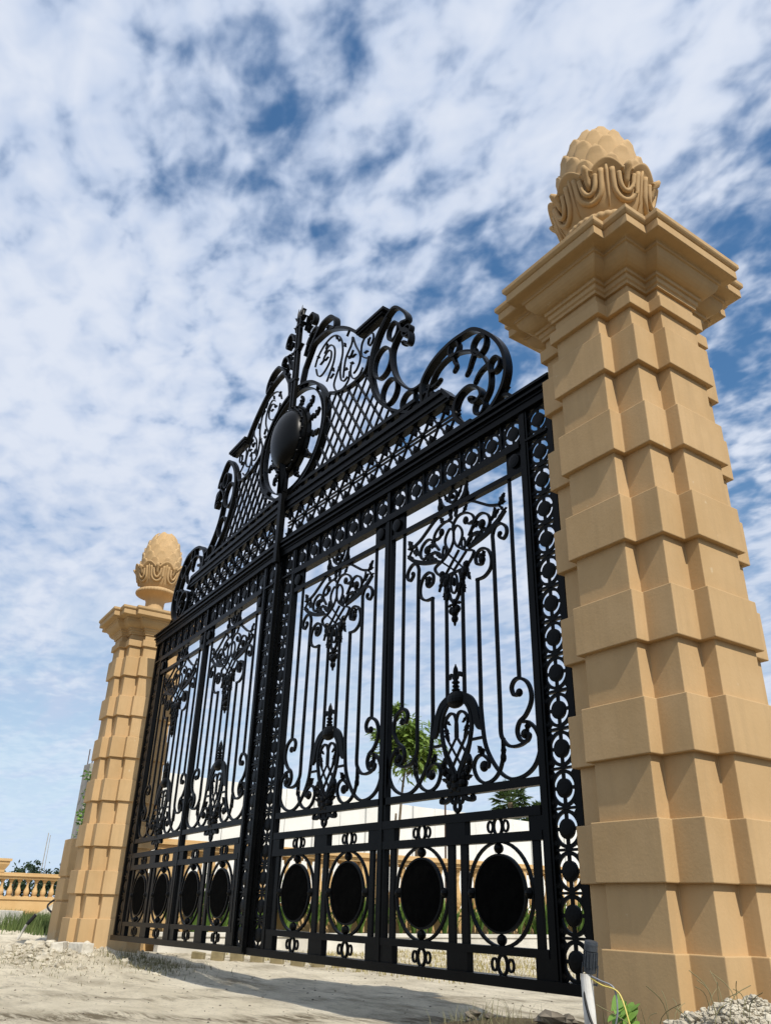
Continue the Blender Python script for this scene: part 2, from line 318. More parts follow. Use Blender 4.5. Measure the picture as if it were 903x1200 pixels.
# shapes of the ironwork, metres from each panel centre line / from the gate centre line
T = {
 'U1': [(0.119,4.895),(0.336,4.826),(0.52,4.717),(0.654,4.638),(0.807,4.587)],
 'U2': [(0.899,4.482),(0.774,4.394),(0.639,4.325),(0.479,4.272),(0.269,4.225)],
 'U3': [(-0.012,4.553),(0.002,4.638),(0.09,4.714),(0.212,4.712),(0.33,4.649),(0.375,4.57),(0.326,4.535),(0.256,4.553),(0.221,4.61)],
 'U4': [(0.274,4.379),(0.348,4.475),(0.421,4.57),(0.515,4.591),(0.615,4.531),(0.644,4.434),(0.595,4.358),(0.528,4.365),(0.474,4.437),(0.51,4.476)],
 'U5': [(-0.001,4.495),(0.013,4.561),(0.075,4.593),(0.146,4.513),(0.156,4.421),(0.105,4.333),(0.069,4.311),(0.009,4.402)],
 'U5b': [(0.152,4.282),(0.142,4.355),(0.179,4.395),(0.206,4.316),(0.187,4.236)],
 'U6': [(0.223,4.258),(0.284,4.34),(0.367,4.372),(0.448,4.365),(0.514,4.311)],
 'U7': [(0.069,4.311),(0.198,4.223),(0.348,4.164),(0.323,4.087),(0.239,4.022),(0.144,3.993),(0.001,3.995)],
 'U10': [(0.679,4.168),(0.679,4.252),(0.727,4.335),(0.815,4.345),(0.897,4.273),(0.903,4.188),(0.847,4.142),(0.785,4.197),(0.799,4.242)],
 'U11': [(0.402,3.78),(0.525,3.783),(0.627,3.856),(0.644,3.981),(0.583,4.101),(0.473,4.138),(0.391,4.082),(0.399,3.979),(0.488,3.95),(0.512,4.008)],
 'L3': [(0.081,2.507),(0.231,2.43),(0.311,2.302),(0.347,2.171),(0.387,2.123),(0.427,2.124)],
 'L4': [(0.123,2.448),(0.206,2.348),(0.245,2.228),(0.241,2.103),(0.181,1.891),(0.104,1.764),(0.038,1.65),(-0.006,1.587)],
 'L5': [(-0.007,2.054),(-0.003,2.21),(0.032,2.305),(0.098,2.323),(0.162,2.284),(0.192,2.222)],
 'L7': [(0.18,1.85),(0.209,1.779),(0.186,1.701),(0.121,1.641),(0.058,1.621)],
 'L9': [(0.075,1.486),(0.115,1.431),(0.196,1.398),(0.257,1.406),(0.228,1.434)],
 'L10': [(0.237,2.0),(0.432,2.001)],
 'S1': [(0.98,2.367),(0.904,2.355),(0.871,2.437),(0.914,2.504),(0.99,2.516),(1.089,2.46),(1.139,2.355),(1.13,2.242),(1.05,2.131),(0.959,2.073),(0.924,1.986),(0.961,1.899),(1.046,1.878),(1.087,1.932),(1.024,1.971)],
 'S2': [(0.69,2.231),(0.687,2.019),(0.713,1.943),(0.784,1.871),(0.871,1.846),(0.973,1.853),(1.06,1.886)],
 'S3': [(0.988,2.075),(1.087,2.054),(1.179,1.969),(1.224,1.844),(1.201,1.73),(1.124,1.622),(0.993,1.554),(0.836,1.539),(0.707,1.587),(0.593,1.69),(0.492,1.836),(0.442,1.969),(0.418,2.144),(0.402,2.322)],
 'S4': [(0.72,1.952),(0.714,1.85),(0.702,1.749),(0.65,1.633),(0.556,1.558),(0.432,1.539),(0.325,1.594),(0.271,1.704),(0.307,1.795),(0.397,1.822),(0.489,1.763),(0.486,1.691),(0.418,1.709),(0.368,1.882)],
 'C1': [(0.228,9.387),(0.383,9.632),(0.51,9.797),(0.689,9.818),(0.869,9.813),(1.083,9.771),(1.441,9.576),(1.72,9.372),(1.925,9.173),(2.092,8.988)],
 'C2': [(0.376,9.685),(0.503,9.85),(0.634,9.988),(0.802,10.1),(1.052,10.081),(1.203,9.957),(1.25,9.83),(1.225,9.727),(1.081,9.797),(1.02,9.885)],
 'C2b': [(0.227,9.973),(0.308,10.221),(0.505,10.144),(0.582,10.12),(0.253,10.664),(0.415,10.581),(0.493,10.403),(0.445,10.333),(0.336,10.455)],
 'C3': [(1.197,8.315),(1.402,8.213),(1.631,8.141),(1.88,8.107),(2.12,8.117),(2.292,8.183),(2.368,8.389)],
 'C4a': [(0.578,9.23),(0.664,9.414),(0.861,9.555),(1.101,9.594),(1.315,9.493),(1.449,9.305),(1.505,9.043),(1.474,8.838),(1.362,8.637),(1.283,8.441),(1.399,8.247),(1.594,8.203),(1.743,8.29),(1.761,8.45)],
 'C4b': [(0.883,9.352),(1.014,9.437),(1.158,9.371),(1.242,9.204),(1.23,8.983),(1.116,8.779),(1.028,8.651)],
 'C4c': [(0.623,9.157),(0.698,8.974),(0.829,8.899),(0.995,8.963),(1.117,9.096),(1.118,9.256),(1.024,9.337),(0.892,9.277),(0.865,9.2)],
 'C4d': [(1.476,8.814),(1.461,8.624),(1.511,8.421),(1.613,8.342),(1.705,8.375)],
 'C4e': [(1.801,9.151),(1.78,9.007),(1.636,8.829),(1.588,8.638),(1.574,8.428)],
 'C4f': [(1.817,9.14),(1.913,8.902),(2.055,8.642),(2.065,8.485),(1.983,8.364),(1.894,8.331)],
 'C4f2': [(1.799,8.557),(1.797,8.386),(1.902,8.22),(2.055,8.196),(2.167,8.298)],
 'C4g': [(2.339,8.385),(2.217,8.458),(2.103,8.591),(2.104,8.806),(2.218,8.908),(2.4,8.858),(2.436,8.727),(2.354,8.629),(2.29,8.712),(2.344,8.807)],
 'CB': [(3.756,6.74),(3.754,7.064),(3.987,7.291),(4.317,7.388),(4.632,7.386),(4.859,7.328),(5.139,7.064),(5.331,6.762),(5.407,6.452),(5.366,6.218),(5.239,6.034),(5.047,5.911),(4.804,5.895),(4.627,5.942),(4.484,6.086),(4.431,6.261),(4.511,6.428),(4.717,6.48),(4.894,6.367),(4.941,6.224),(4.815,6.176),(4.729,6.295)],
 'CI': [(3.798,6.749),(3.861,6.811),(4.069,7.113),(4.393,7.18),(4.736,7.051),(4.984,6.823),(5.111,6.508),(5.098,6.253),(4.988,6.113)],
 'CF': [(3.406,8.22),(3.261,8.349),(3.209,8.513),(3.377,8.477),(3.302,8.676),(3.0,8.956),(2.652,8.722),(2.461,8.382),(2.43,7.989),(2.584,7.505),(2.87,7.143),(3.205,6.883),(3.608,6.642)],
 'CC': [(3.267,8.109),(3.41,8.002),(3.454,8.099),(3.405,8.257),(3.237,8.365),(3.072,8.23),(2.995,8.059),(3.039,7.745),(3.166,7.462),(3.379,7.206),(3.559,7.074),(3.754,7.064)],
}
# ------------------------------------------------------------------ gate
IR = M['iron']; PLATE = M['plate']
WL = 5.576           # meeting-stile cells to hinge-stile cells
OFF = .2567          # meeting-stile cells to the joint between the leaves
PC = (1.49, 4.09)    # panel centre lines
MULL = 2.79
ZT = 5.397
def zc(k): return .349*k if k < 5 else 1.5705+.3602*(k-4.5)
ROWU = [.40+.3655*i+(.027 if i > 6 else 0) for i in range(14)]
SHARED = {}
def shared(key, fn):
    if key not in SHARED: SHARED[key] = fn()
    return SHARED[key]

def roundel_mesh():
    b = MB(); b.ring(0, 0, .146, .149, .032, .022)
    for a in range(4):
        c, s = math.cos(a*PI/2), math.sin(a*PI/2)
        b.strap([(c*.08, s*.08), (c*.135, s*.135)], .032, .018)
    for sx in (-1, 1):
        for sz in (-1, 1):
            b.strap([(sx*.10, sz*.115), (sx*.15, sz*.172)], .026, .02)
    b.strap([(-.15, .176), (.15, .176)], .02, .04); b.strap([(-.15, -.176), (.15, -.176)], .02, .04)
    return b.mesh('roundel')
def boss_mesh():
    b = MB(); b.disc(0, 0, .088, .088, -.014, .014, 22, .008); return b.mesh('boss_disc')
def oval_mesh():
    b = MB(); b.ring(0, 0, .435, .452, .026, .03, n=44)
    for a in range(4):
        c, s = math.cos(a*PI/2), math.sin(a*PI/2)
        b.ell((c*.388, 0, s*.394), .05, 12, 8)
    b.ring(0, 0, .340, .336, .02, .036, n=44)
    return b.mesh('oval_ring')
def plate_mesh():
    b = MB(); b.disc(0, 0, .333, .329, -.012, .012, 44, .005); return b.mesh('oval_plate')
def trio_mesh():
    b = MB(); b.ring(0, 0, .060, .080, .022, .026, n=20)
    for s in (-1, 1): b.ring(s*.108, 0, .036, .050, .018, .022, n=16)
    return b.mesh('ring_trio')

def upper_cartouche():
    b = MB(.65, .8)
    for m in (lambda P: P, mir):
        b.strap(cat(m(T['U1'])), .034, .045)
        b.strap(cat(m(T['U2'])), [.03+.03*math.sin(PI*i/20) for i in range(21)], .05)
        b.strap(cat(m(T['U3'])), .027, .045); b.strap(cat(m(T['U4'])), .027, .05)
        b.strap(cat(m(T['U5']), 4, True), .024, .04, 0, True); b.strap(cat(m(T['U5b']), 4, True), .02, .04, 0, True)
        b.strap(cat(m(T['U6'])), .036, .045)
        b.strap(cat(m(T['U7'])), .026, .05)
    for s in (-1, 1):
        A = lambda a: a if s > 0 else PI-a
        b.leaf(s*.80, 4.585, A(.9), .16, .13); b.leaf(s*.80, 4.585, A(-.9), .14, .06); b.leaf(s*.81, 4.59, A(.1), .1, .07)
        b.leaf(s*.64, 4.44, A(.55), .19, .13); b.leaf(s*.73, 4.49, A(1.6), .10, .09); b.leaf(s*.79, 4.44, A(.5), .15, .06)
        b.ell((s*.225, 0, 4.605), (.045, .03, .055)); b.ell((s*.505, 0, 4.455), (.06, .035, .06)); b.leaf(s*.30, 4.55, A(-.2), .13, .10)
        b.leaf(s*.33, 4.46, A(.3), .15, .11); b.leaf(s*.07, 4.70, A(1.9), .14, .08); b.leaf(s*.18, 4.72, A(.9), .12, .10)
        b.leaf(s*.30, 4.24, A(.55), .30, .12); b.leaf(s*.26, 4.26, A(.95), .17, .07)
        for p, q in (((.092,4.259),(-.158,4.01)), ((.221,4.198),(-.011,4.016))):
            b.strap([(s*p[0], p[1]), (s*q[0], q[1])], .02, .03+.012*(s > 0))
        # acanthus mass under the basket
        for x, z, rx, rz in ((.20,3.96,.06,.07), (.15,3.90,.05,.07), (.22,4.03,.05,.05), (.12,3.79,.035,.06), (.10,3.72,.03,.05)):
            b.ell((s*x, 0, z), (rx, .04, rz), 8, 6)
        b.leaf(s*.22, 3.97, A(-1.2), .16, .10); b.leaf(s*.17, 3.85, A(-1.5), .16, .07); b.leaf(s*.14, 3.78, A(-.6), .08, .05); b.leaf(s*.09, 3.70, A(-.5), .08, .05)
        b.strap(cat([(s*.10,3.98), (s*.125,3.86), (s*.08,3.70), (s*.02,3.62)]), .03, .05)
        b.ell((s*.05, 0, 3.52), (.045, .035, .05)); b.leaf(s*.04, 3.60, A(-.2), .08, .06)
        # crown
        b.leaf(s*.22, 4.90, A(1.35), .24, .10); b.ell((s*.24, 0, 4.96), (.05, .04, .07)); b.strap(cat([(s*.02,4.90), (s*.13,4.92), (s*.21,4.99), (s*.25,5.09)]), .03, .05)
        b.leaf(s*.10, 4.98, A(1.1), .15, .08); b.strap(cat([(s*.05,4.86), (s*.06,4.80), (s*.04,4.74), (s*.09,4.72)]), .035, .045)
    b.ring(-.005, 3.855, .058, .125, .022, .04, n=20); b.ell((-.005, 0, 3.875), (.026, .03, .06))
    b.ell((0, 0, 3.60), (.035, .04, .06)); b.ell((0, 0, 3.49), (.05, .045, .06)); b.ell((0, 0, 3.41), (.045, .04, .05)); b.ell((0, 0, 3.36), (.018, .018, .04))
    b.ring(0, 5.02, .075, .08, .035, .05, n=18); b.ell((0, -.01, 5.02), .035); b.leaf(0, 5.08, PI/2, .09, .08)
    b.strap([(-.22, 4.895), (.22, 4.895)], .03, .05)
    return b.mesh('upper_cartouche')
def lower_cartouche():
    b = MB(.65, .8)
    b.tube([(0,0,2.50), (0,0,2.62), (0,0,2.75)], .028); b.ell((0,0,2.77), (.034,.03,.085)); b.ell((0,0,2.84), (.012,.012,.035))
    for z, r in ((2.575,.055), (2.615,.042), (2.66,.05)): b.ell((0,0,z), (r,.045,.022))
    b.ell((0,0,2.47), (.145,.07,.10), 16, 10)
    for s in (-1, 1):
        m = (lambda P: P) if s > 0 else mir
        A = lambda a: a if s > 0 else PI-a
        b.strap(cat([(s*.02,2.70), (s*.055,2.755), (s*.10,2.745), (s*.09,2.71)]), .032, .04)
        b.strap(cat(m(T['L3'])), [.085]*21+[.05]*5, .06)
        b.strap(cat(m(T['L4'])), .038, .05); b.strap(cat(m(T['L5'])), .028, .045)
        for p, q in (((0,2.06),(.165,1.86)), ((.19,2.10),(-.11,1.70)), ((.235,2.03),(0,1.66))):
            b.strap([(s*p[0], p[1]), (s*q[0], q[1])], .02, .03+.012*(s > 0))
        b.strap(cat(m(T['L7'])), .045, .06)
        for x, z in T['L7'][1:]: b.ell((s*x, -.01, z), (.035,.035,.045), 8, 6)
        b.leaf(s*.20, 2.24, A(-1.9), .22, .09); b.leaf(s*.21, 2.16, A(-2.6), .10, .06); b.leaf(s*.17, 2.26, A(-2.4), .09, .06)
        b.leaf(s*.08, 1.66, A(.7), .17, .09); b.leaf(s*.10, 1.60, A(.25), .15, .08); b.leaf(s*.05, 1.62, A(1.25), .16, .07)
        b.ell((s*.09, 0, 1.57), (.07,.05,.055)); b.ell((s*.06, 0, 1.50), (.07,.05,.05))
        b.strap(cat(m(T['L9'])), .045, .06); b.ell((s*.235, 0, 1.415), .032)
        b.ring(s*.055, 1.42, .035, .045, .026, .05, n=14)
        b.strap([(s*T['L10'][0][0], 2.0), (s*.42, 2.0)], .03, .035)
    b.ell((0, 0, 1.545), (.09,.06,.08)); b.ell((0, -.02, 1.61), (.05,.05,.06)); b.ring(0, 1.345, .045, .05, .03, .05, n=14); b.ell((0,0,1.29), (.022,.022,.04)); b.strap([(0,1.29), (0,1.255)], .03, .03)
    return b.mesh('lower_cartouche')
def outer_bar(s):
    b = MB(); m = (lambda P: P) if s > 0 else mir
    b.strap(m(cat(T['S1'])+[]), .032, .04); b.strap(m([(.985, 2.51), (.985, 3.5), (.985, 5.15)]), .03, .034)
    b.ell((s*.975, 0, 2.37), (.045,.03,.045)); b.ell((s*1.03, 0, 1.95), (.055,.035,.05)); b.leaf(s*1.05, 1.96, 1.3 if s > 0 else PI-1.3, .12, .08)
    return b.mesh('bar')
def curl_bar(s):
    b = MB(); m = (lambda P: P) if s > 0 else mir
    P = list(reversed(cat(T['S2'])))+cat([(.685,4.0)]+T['U10'])
    b.strap(m(P), .031, .036); b.ell((s*.80, 0, 4.225), (.03,.025,.03)); return b.mesh('bar')
def loop_bar(s):
    b = MB(); m = (lambda P: P) if s > 0 else mir
    b.strap(m(cat(T['S3'])+[(.405, 2.6), (.405, 3.795)]), .031, .036)
    b.strap(m(cat([(.395,3.782)]+T['U11'])), .03, .034); b.ell((s*.49, 0, 4.0), (.05,.035,.055)); b.leaf(s*.49, 4.0, 1.2 if s > 0 else PI-1.2, .11, .08); b.ell((s*.47, 0, 4.05), (.04,.03,.04))
    return b.mesh('bar')
def short_bar(s):
    b = MB(); b.strap([(s*.145, 2.50), (s*.145, 3.98)], .03, .034); return b.mesh('bar')
def foot_scroll(s):
    b = MB(); m = (lambda P: P) if s > 0 else mir
    b.strap(m(cat(T['S4'][:-1])), .029, .034); b.ell((s*.425, 0, 1.705), (.058,.035,.058)); b.leaf(s*.40, 1.82, 2.0 if s > 0 else PI-2.0, .11, .09); b.leaf(s*.39, 1.81, 1.1 if s > 0 else PI-1.1, .08, .05)
    b.ell((s*.71, 0, 1.76), (.035,.03,.055)); b.leaf(s*.715, 1.93, -PI/2, .2, .07)
    return b.mesh('foot_scroll')

def point_in(p, poly):
    x, z = p; c = False
    for i in range(len(poly)):
        (x1, z1), (x2, z2) = poly[i-1], poly[i]
        if (z1 > z) != (z2 > z) and x < (x2-x1)*(z-z1)/(z2-z1)+x1: c = not c
    return c

def make_leaf(name, loc, rot, mirror, label):
    root = empty(name, loc, rot); tag(root, label, 'gate', 'leaves of the wrought iron gate')
    sg = -1 if mirror else 1
    def B(n, b, mat=IR, smooth=False, parent=root): return b.build(n, mat, parent, (0,0,0), mirror, smooth)
    # frame: stiles and rails
    b = MB()
    for u0, u1, ex in ((-.25,-.145,0), (.145,.27,.012), (WL-.27,WL-.145,.012), (WL+.145,WL+.26,0)):
        b.box(u0, u1, -.034-ex*.4, .034+ex*.4, -.236, 5.60)
        b.box(u0+.03, u1-.03, -.044-ex*.4, .044+ex*.4, -.15, 5.58)
    for z0, z1, y in ((.008,.078,.046), (.966,1.05,.046), (1.18,1.266,.05)):
        b.box(.27, WL-.27, -y, y, z0, z1)
    b.box(.27, WL-.27, -.04, .04, 1.447, 1.525)
    b.box(.27, WL-.27, -.035, .035, 4.835, 4.90)
    b.box(-.255, WL+.265, -.075, .075, -.243, -.155)
    b.box(.27, WL-.27, -.06, .06, 5.145, 5.235)
    b.box(-.15, WL+.15, -.05, .05, 5.185, 5.213)
    b.box(-.252, WL+.262, -.07, .07, 5.602, 5.69)
    b.box(-.254, WL+.264, -.085, .085, 5.69, 5.735); b.box(-.256, WL+.268, -.12, .12, 5.735, 5.765); b.box(-.253, WL+.266, -.095, .095, 5.765, 5.815); b.box(-.2555, WL+.30, -.13, .13, 5.815, 5.85)
    for i in range(16):
        if i not in (0, 15):
            u = ROWU[0]-.183+.3655*(i-1)+(.013 if i == 8 else .027 if i > 8 else 0)
            b.box(u-.012, u+.012, -.032, .032, 5.235, 5.602)
    B('frame', b)
    b = MB(); b.box(MULL-.072, MULL+.072, -.040, .040, -.155, 5.145); b.box(MULL-.03, MULL+.03, -.052, .052, -.155, 5.60); B('mullion', b)
    # lower posts and blocks
    for c in PC:
        for dx in (-.1, .1, -1.10, 1.10):
            b = MB(); w = .047 if abs(dx) < 1 else .042
            b.box(c+dx-w, c+dx+w, -.018, .018, .078, .966); B('post', b)
        for z0, z1 in ((-.155,.008), (1.05,1.18)):
            b = MB(); b.box(c-.15, c+.15, -.041, .041, z0, z1); B('block', b)
            for s in (-1, 1):
                b = MB(); b.box(c+s*1.05, c+s*1.235, -.039, .039, z0, z1); B('block', b)
    rm, dm = shared('r', roundel_mesh), shared('d', boss_mesh)
    def roundel(u, z, sc=1):
        o = put('roundel', rm, IR, root, (sg*u, 0, z)); o.scale = (sc, 1, sc)
        put('disc', dm, IR, o)
    for u in (0, WL):
        for k in range(15): roundel(u, zc(k))
        roundel(u, 5.41)
    for u in ROWU: roundel(u, 5.41)
    om, pm, tm = shared('o', oval_mesh), shared('p', plate_mesh), shared('t', trio_mesh)
    for c in PC:
        for dx in (-.595, .595):
            o = put('oval_medallion', om, IR, root, (sg*(c+dx), 0, .522)); put('plate', pm, PLATE, o)
            for z in (1.115, -.073): put('ring_trio', tm, IR, root, (sg*(c+dx), 0, z))
        for s in (-1, 1):
            b = MB(); b.box(c+s*1.0, c+s*1.235, -.02, .02, 4.90, 5.145); b.disc(c+s*1.115, 5.02, .085, .085, -.05, .05, 20, .01); B('corner_plate', b)
        put('upper_cartouche', shared('uc', upper_cartouche), IR, root, (sg*c, 0, 0))
        put('lower_cartouche', shared('lc', lower_cartouche), IR, root, (sg*c, 0, 0))
        for s in (-1, 1):
            for nm, fn in (('ob', outer_bar), ('cb', curl_bar), ('lb', loop_bar), ('sb', short_bar)):
                put('bar', shared(nm+str(s), lambda: fn(s)), IR, root, (sg*c, 0, 0))
            put('foot_scroll', shared('fs'+str(s), lambda: foot_scroll(s)), IR, root, (sg*c, 0, 0))
    # ---- crest, x measured from the joint between the leaves
    def X(P): return [(x-OFF, z) for x, z in P]
    b = MB(); b.box(-.25, 4.75-OFF, -.05, .05, 5.905, 5.965)
    for i in range(7): b.ell((.3+.69*i-OFF, 0, 5.875), (.03,.03,.03), 8, 6)
    B('crest_base', b)
    b = MB(); n = 13
    b.strap(X([(.08, 6.235), (4.52, 6.235)]), .02, .03); b.strap(X([(.08, 6.175), (4.52, 6.175)]), .02, .03)
    for i in range(n):
        x = .12+.345*i-OFF
        b.strap([(x, 5.965), (x+.17, 6.20), (x, 6.45)], .028, .03); b.strap([(x+.345, 5.965), (x+.175, 6.20), (x+.345, 6.45)], .028, .034)
        b.ell((x+.172, -.01, 6.205), (.045,.045,.055), 8, 6)
        for z, up in ((5.965, 1), (6.45, -1)):
            b.leaf(x, z, up*PI/2, .17, .13); b.leaf(x-.01, z+up*.02, up*PI/2+up*.85, .11, .06); b.leaf(x+.01, z+up*.02, up*PI/2-up*.85, .11, .06)
    B('star_band', b)
    b = MB()
    for z0, z1, y, e in ((6.45,6.50,.065,4.43), (6.50,6.535,.085,4.40), (6.535,6.62,.07,4.33), (6.62,6.69,.10,4.26)):
        b.add([(-.25,-y,z0),(e-OFF,-y,z0),(e-OFF,y,z0),(-.25,y,z0),(-.25,-y,z1),(e-.06-OFF,-y,z1),(e-.06-OFF,y,z1),(-.25,y,z1)],
              [(3,2,1,0),(4,5,6,7),(0,1,5,4),(1,2,6,5),(2,3,7,6),(3,0,4,7)])
    b.strap(X([(4.22,6.685), (4.41,6.455)]), .05, .19)
    B('crest_rail', b)
    b = MB()
    for i in range(12):
        x = .42+.318*i-OFF; b.box(x-.062, x+.062, -.03, .03, 6.69, 6.825)
    b.box(-.25, 3.62-OFF, -.06, .06, 6.825, 6.875); b.box(-.25, 3.56-OFF, -.04, .04, 6.875, 6.91)
    B('dentil_row', b)
    # lattice between the ring, the scroll panel and the side frame
    CFc = cat(T['CF'], 6); C3c = cat(T['C3'], 6)
    poly = [(.70,6.90), (3.20,6.90)]+[p for p in reversed(CFc) if p[0] < 3.19 and 6.9 < p[1] < 8.35]
    poly += list(reversed(C3c)) + [(1.12*math.cos(R(a)), 7.92+1.12*math.sin(R(a))) for a in range(20, -64, -6)]
    b = MB()
    for s in (1, -1):
        dx, dz = .128, .19; l = math.hypot(dx, dz); ux, uz = s*dx/l, dz/l
        for k in range(-26, 40):
            x0, z0 = .5+.256*k, 6.90; run = None; last = None
            t = -.2
            while t < 3.2:
                p = (x0+ux*t, z0+uz*t); inn = point_in(p, poly)
                if inn and run is None: run = p
                if run and not inn: b.strap(X([run, last]), .026, .03 if s > 0 else .044); run = None
                if inn: last = p
                t += .02
    for i in range(30):
        for j in range(18):
            p = (.5-1.28+.128*i, 6.90+.19*j)
            if (i+j) % 2 == 0 and point_in(p, poly): b.ell((p[0]-OFF, 0, p[1]), (.03,.034,.03), 6, 5)
    B('lattice', b)
    b = MB()
    b.strap(X([(.16,8.95), (.17,9.15)]+cat(T['C1'], 6)), .056, .10)
    b.box(2.05-OFF, 2.78-OFF, -.09, .09, 8.99, 9.035); b.box(2.03-OFF, 2.83-OFF, -.11, .11, 9.035, 9.085); b.box(2.08-OFF, 2.74-OFF, -.06, .06, 8.95, 8.99)
    B('crest_arch', b)
    b = MB(); b.strap(X(CFc), .043, .11); b.strap(X([(x+.045*(1 if z > 8.5 else 1), z-.02) for x, z in CFc if z < 8.9 and x < 3.1 or x < 2.6]), .02, .10)
    b.strap(X(cat(T['CC'], 6)), .034, .11); b.ell((3.31-OFF, 0, 8.47), (.05,.08,.05)); b.ell((3.30-OFF, 0, 8.08), (.045,.08,.045))
    for x, z, rx, rz in ((2.74,8.04,.225,.28), (3.0,8.50,.13,.17), (2.95,7.38,.19,.22), (3.42,6.95,.16,.16), (3.36,8.28,.10,.09)): b.ring(x-OFF, z, rx, rz, .028, .09, n=26)
    B('side_frame', b)
    b = MB(); b.strap(X(cat(T['CB'], 7)), [.052]*113+[.038]*(21*7+1-113), .115); b.strap(X(cat(T['CI'], 6)), .032, .085)
    for x, z, r in ((4.43,7.268,.105), (4.93,7.03,.14), (5.20,6.56,.10), (4.90,6.07,.10), (3.82,6.80,.07)): b.ring(x-OFF, z, r*.95, r*1.1, .028, .09, n=22)
    for P in ([(4.393,7.19), (4.44,7.05), (4.47,6.96), (4.426,6.905)], [(4.844,6.99), (4.77,6.86), (4.72,6.76), (4.669,6.704)], [(5.082,6.629), (4.96,6.61), (4.88,6.56), (4.827,6.493)], [(3.86,6.96), (3.96,6.90), (4.05,6.90), (4.13,6.93)]):
        b.strap(X(cat(P)), [.055-.0022*i for i in range(16)], .07)
        for i, (x, z) in enumerate(P): b.ell((x-OFF, 0, z), (.045-.006*i,)*3, 8, 6)
        b.ell((P[-1][0]-OFF, 0, P[-1][1]), .036)
    b.ell((4.76-OFF, 0, 6.26), (.055,.09,.055))
    b.strap(X(cat([(5.289,6.035), (5.417,5.98), (5.475,5.88), (5.413,5.87)])), .04, .06); b.leaf(5.30-OFF, 6.03, .6, .14, .09)
    B('volute', b)
    b = MB(); b.strap(X(C3c), .042, .08)
    for k in ('C4a','C4b','C4c','C4d','C4e','C4f','C4f2','C4g'): b.strap(X(cat(T[k])), .022, .03)
    for x, z, a in ((.93,9.42,1.2), (1.32,9.42,2.2), (1.33,9.38,-.5), (1.62,9.28,.9), (1.55,9.18,-1.2), (1.40,8.75,-1), (1.25,8.75,2.0), (1.78,8.75,1.0), (1.78,8.72,2.4), (1.82,8.70,.1), (.88,9.2,3.4), (.92,9.17,.2), (1.60,8.60,-.6), (2.30,8.80,-1.6), (2.30,8.55,2.9), (.72,9.36,2.4), (1.88,8.55,2.6), (1.15,8.65,.4)):
        b.leaf(x-OFF, z, a, .12, .075, .025)
    B('scroll_panel', b)
    b = MB(); b.strap(X(cat(T['C2'], 6)), .05, .12); b.strap(X(cat([(.20,9.70), (.30,9.93), (.42,10.12), (.56,10.16), (.62,10.06), (.55,9.98)])), .04, .10); b.strap(X(cat([(.14,10.35), (.25,10.57), (.40,10.60), (.48,10.44), (.43,10.34), (.36,10.42)])), .045, .11)
    b.ell((1.03-OFF, 0, 9.84), (.06,.09,.06)); b.ell((.55-OFF, 0, 10.02), (.05,.08,.05)); b.ell((.40-OFF, 0, 10.38), (.045,.08,.045))
    for x, z, a in ((.42,9.78,2.2), (.30,10.12,.3), (.22,10.25,1.4), (.30,9.55,1.2), (.22,9.95,1.0), (.14,10.55,1.3), (.2,10.3,.4)): b.leaf(x-OFF, z, a, .15, .08, .04)
    B('pinnacle_scroll', b)
    return root

LA, LT = -.0531, .0118
right = make_leaf('gate_leaf', (-WL, 0, 0), (0,0,0), False, 'right black wrought iron gate leaf by the near pillar, with central pole and domed boss')
left = make_leaf('gate_leaf', (-WL-.5133, 0, 0), (0,-LT,LA), True, 'left black wrought iron gate leaf, hung at the far pillar and receding')
# pole, boss and ring ride on the right leaf
cx = -OFF
b = MB(); b.box(cx-.035, cx+.035, -.11, -.05, 7.1, 8.6); b.box(cx-.05, cx+.05, -.095, -.06, -.24, 5.5); b.box(cx-.05, cx+.05, -.165, -.06, 5.5, 7.1); b.box(cx-.024, cx+.024, -.112, -.095, -.22, 5.5)
b.box(cx-.072, cx-.026, -.12, -.05, 8.55, 10.75); b.box(cx+.026, cx+.072, -.12, -.05, 8.55, 10.75); b.box(cx-.026, cx+.026, -.10, -.07, 8.5, 10.6)
for z in (9.2, 9.9, 10.5): b.box(cx-.085, cx+.085, -.13, -.04, z, z+.05)
b.build('pole', IR, right)
for dx, z1 in ((-.07, 10.98), (.06, 11.0), (0, 10.93), (.13, 10.86)):
    b = MB(); b.tube([(cx+dx,-.1,10.7), (cx+dx,-.1,10.85), (cx+dx,-.1,z1)], [.026,.02,.004], 6); b.build('spike', IR, right)
for dx, z, a in ((.10,10.75,.9), (.12,10.6,.5), (-.1,10.7,2.3), (-.1,10.5,2.6), (.12,10.45,.2), (.12,9.9,.6), (-.12,9.9,2.6)):
    b = MB(); b.leaf(cx+dx*.8, z, a, .13, .07, .04, -.09); b.build('leaf', IR, right)
b = MB()
pr = [(0,6.80), (.10,6.86), (.155,6.98), (.15,7.10), (.09,7.24), (.07,7.36)]
for s in (-1, 1):
    vs = [(cx, -.24, 6.76), (cx, -.24, 7.38)]; vs += [(cx+s*x, -.16, z) for x, z in pr]
    fs = [(0, 1)+tuple(range(len(vs)-1, 1, -1))]
    b.add(vs, fs)
b.box(cx-.06, cx+.06, -.16, -.08, 6.82, 7.36)
b.build('leaf_plate', IR, right)
b = MB(); b.ell((cx, -.10, 7.90), (.47,.27,.59), 40, 24)
boss = b.build('boss', M['boss'], right, smooth=True)
b = MB(); b.ring(cx, 7.90, .51, .635, .06, .14, -.06, 48); b.ring(cx, 7.90, .565, .69, .03, .09, -.02, 48)
for i in range(18): a = 2*PI*i/18; b.ell((cx+.525*math.cos(a), -.14, 7.90+.65*math.sin(a)), .026, 8, 6)
b.build('boss_rim', IR, boss)
b = MB(); b.ring(cx, 7.92, 1.13, 1.13, .05, .13, 0, 72); b.ring(cx, 7.92, 1.02, 1.02, .022, .09, 0, 72)
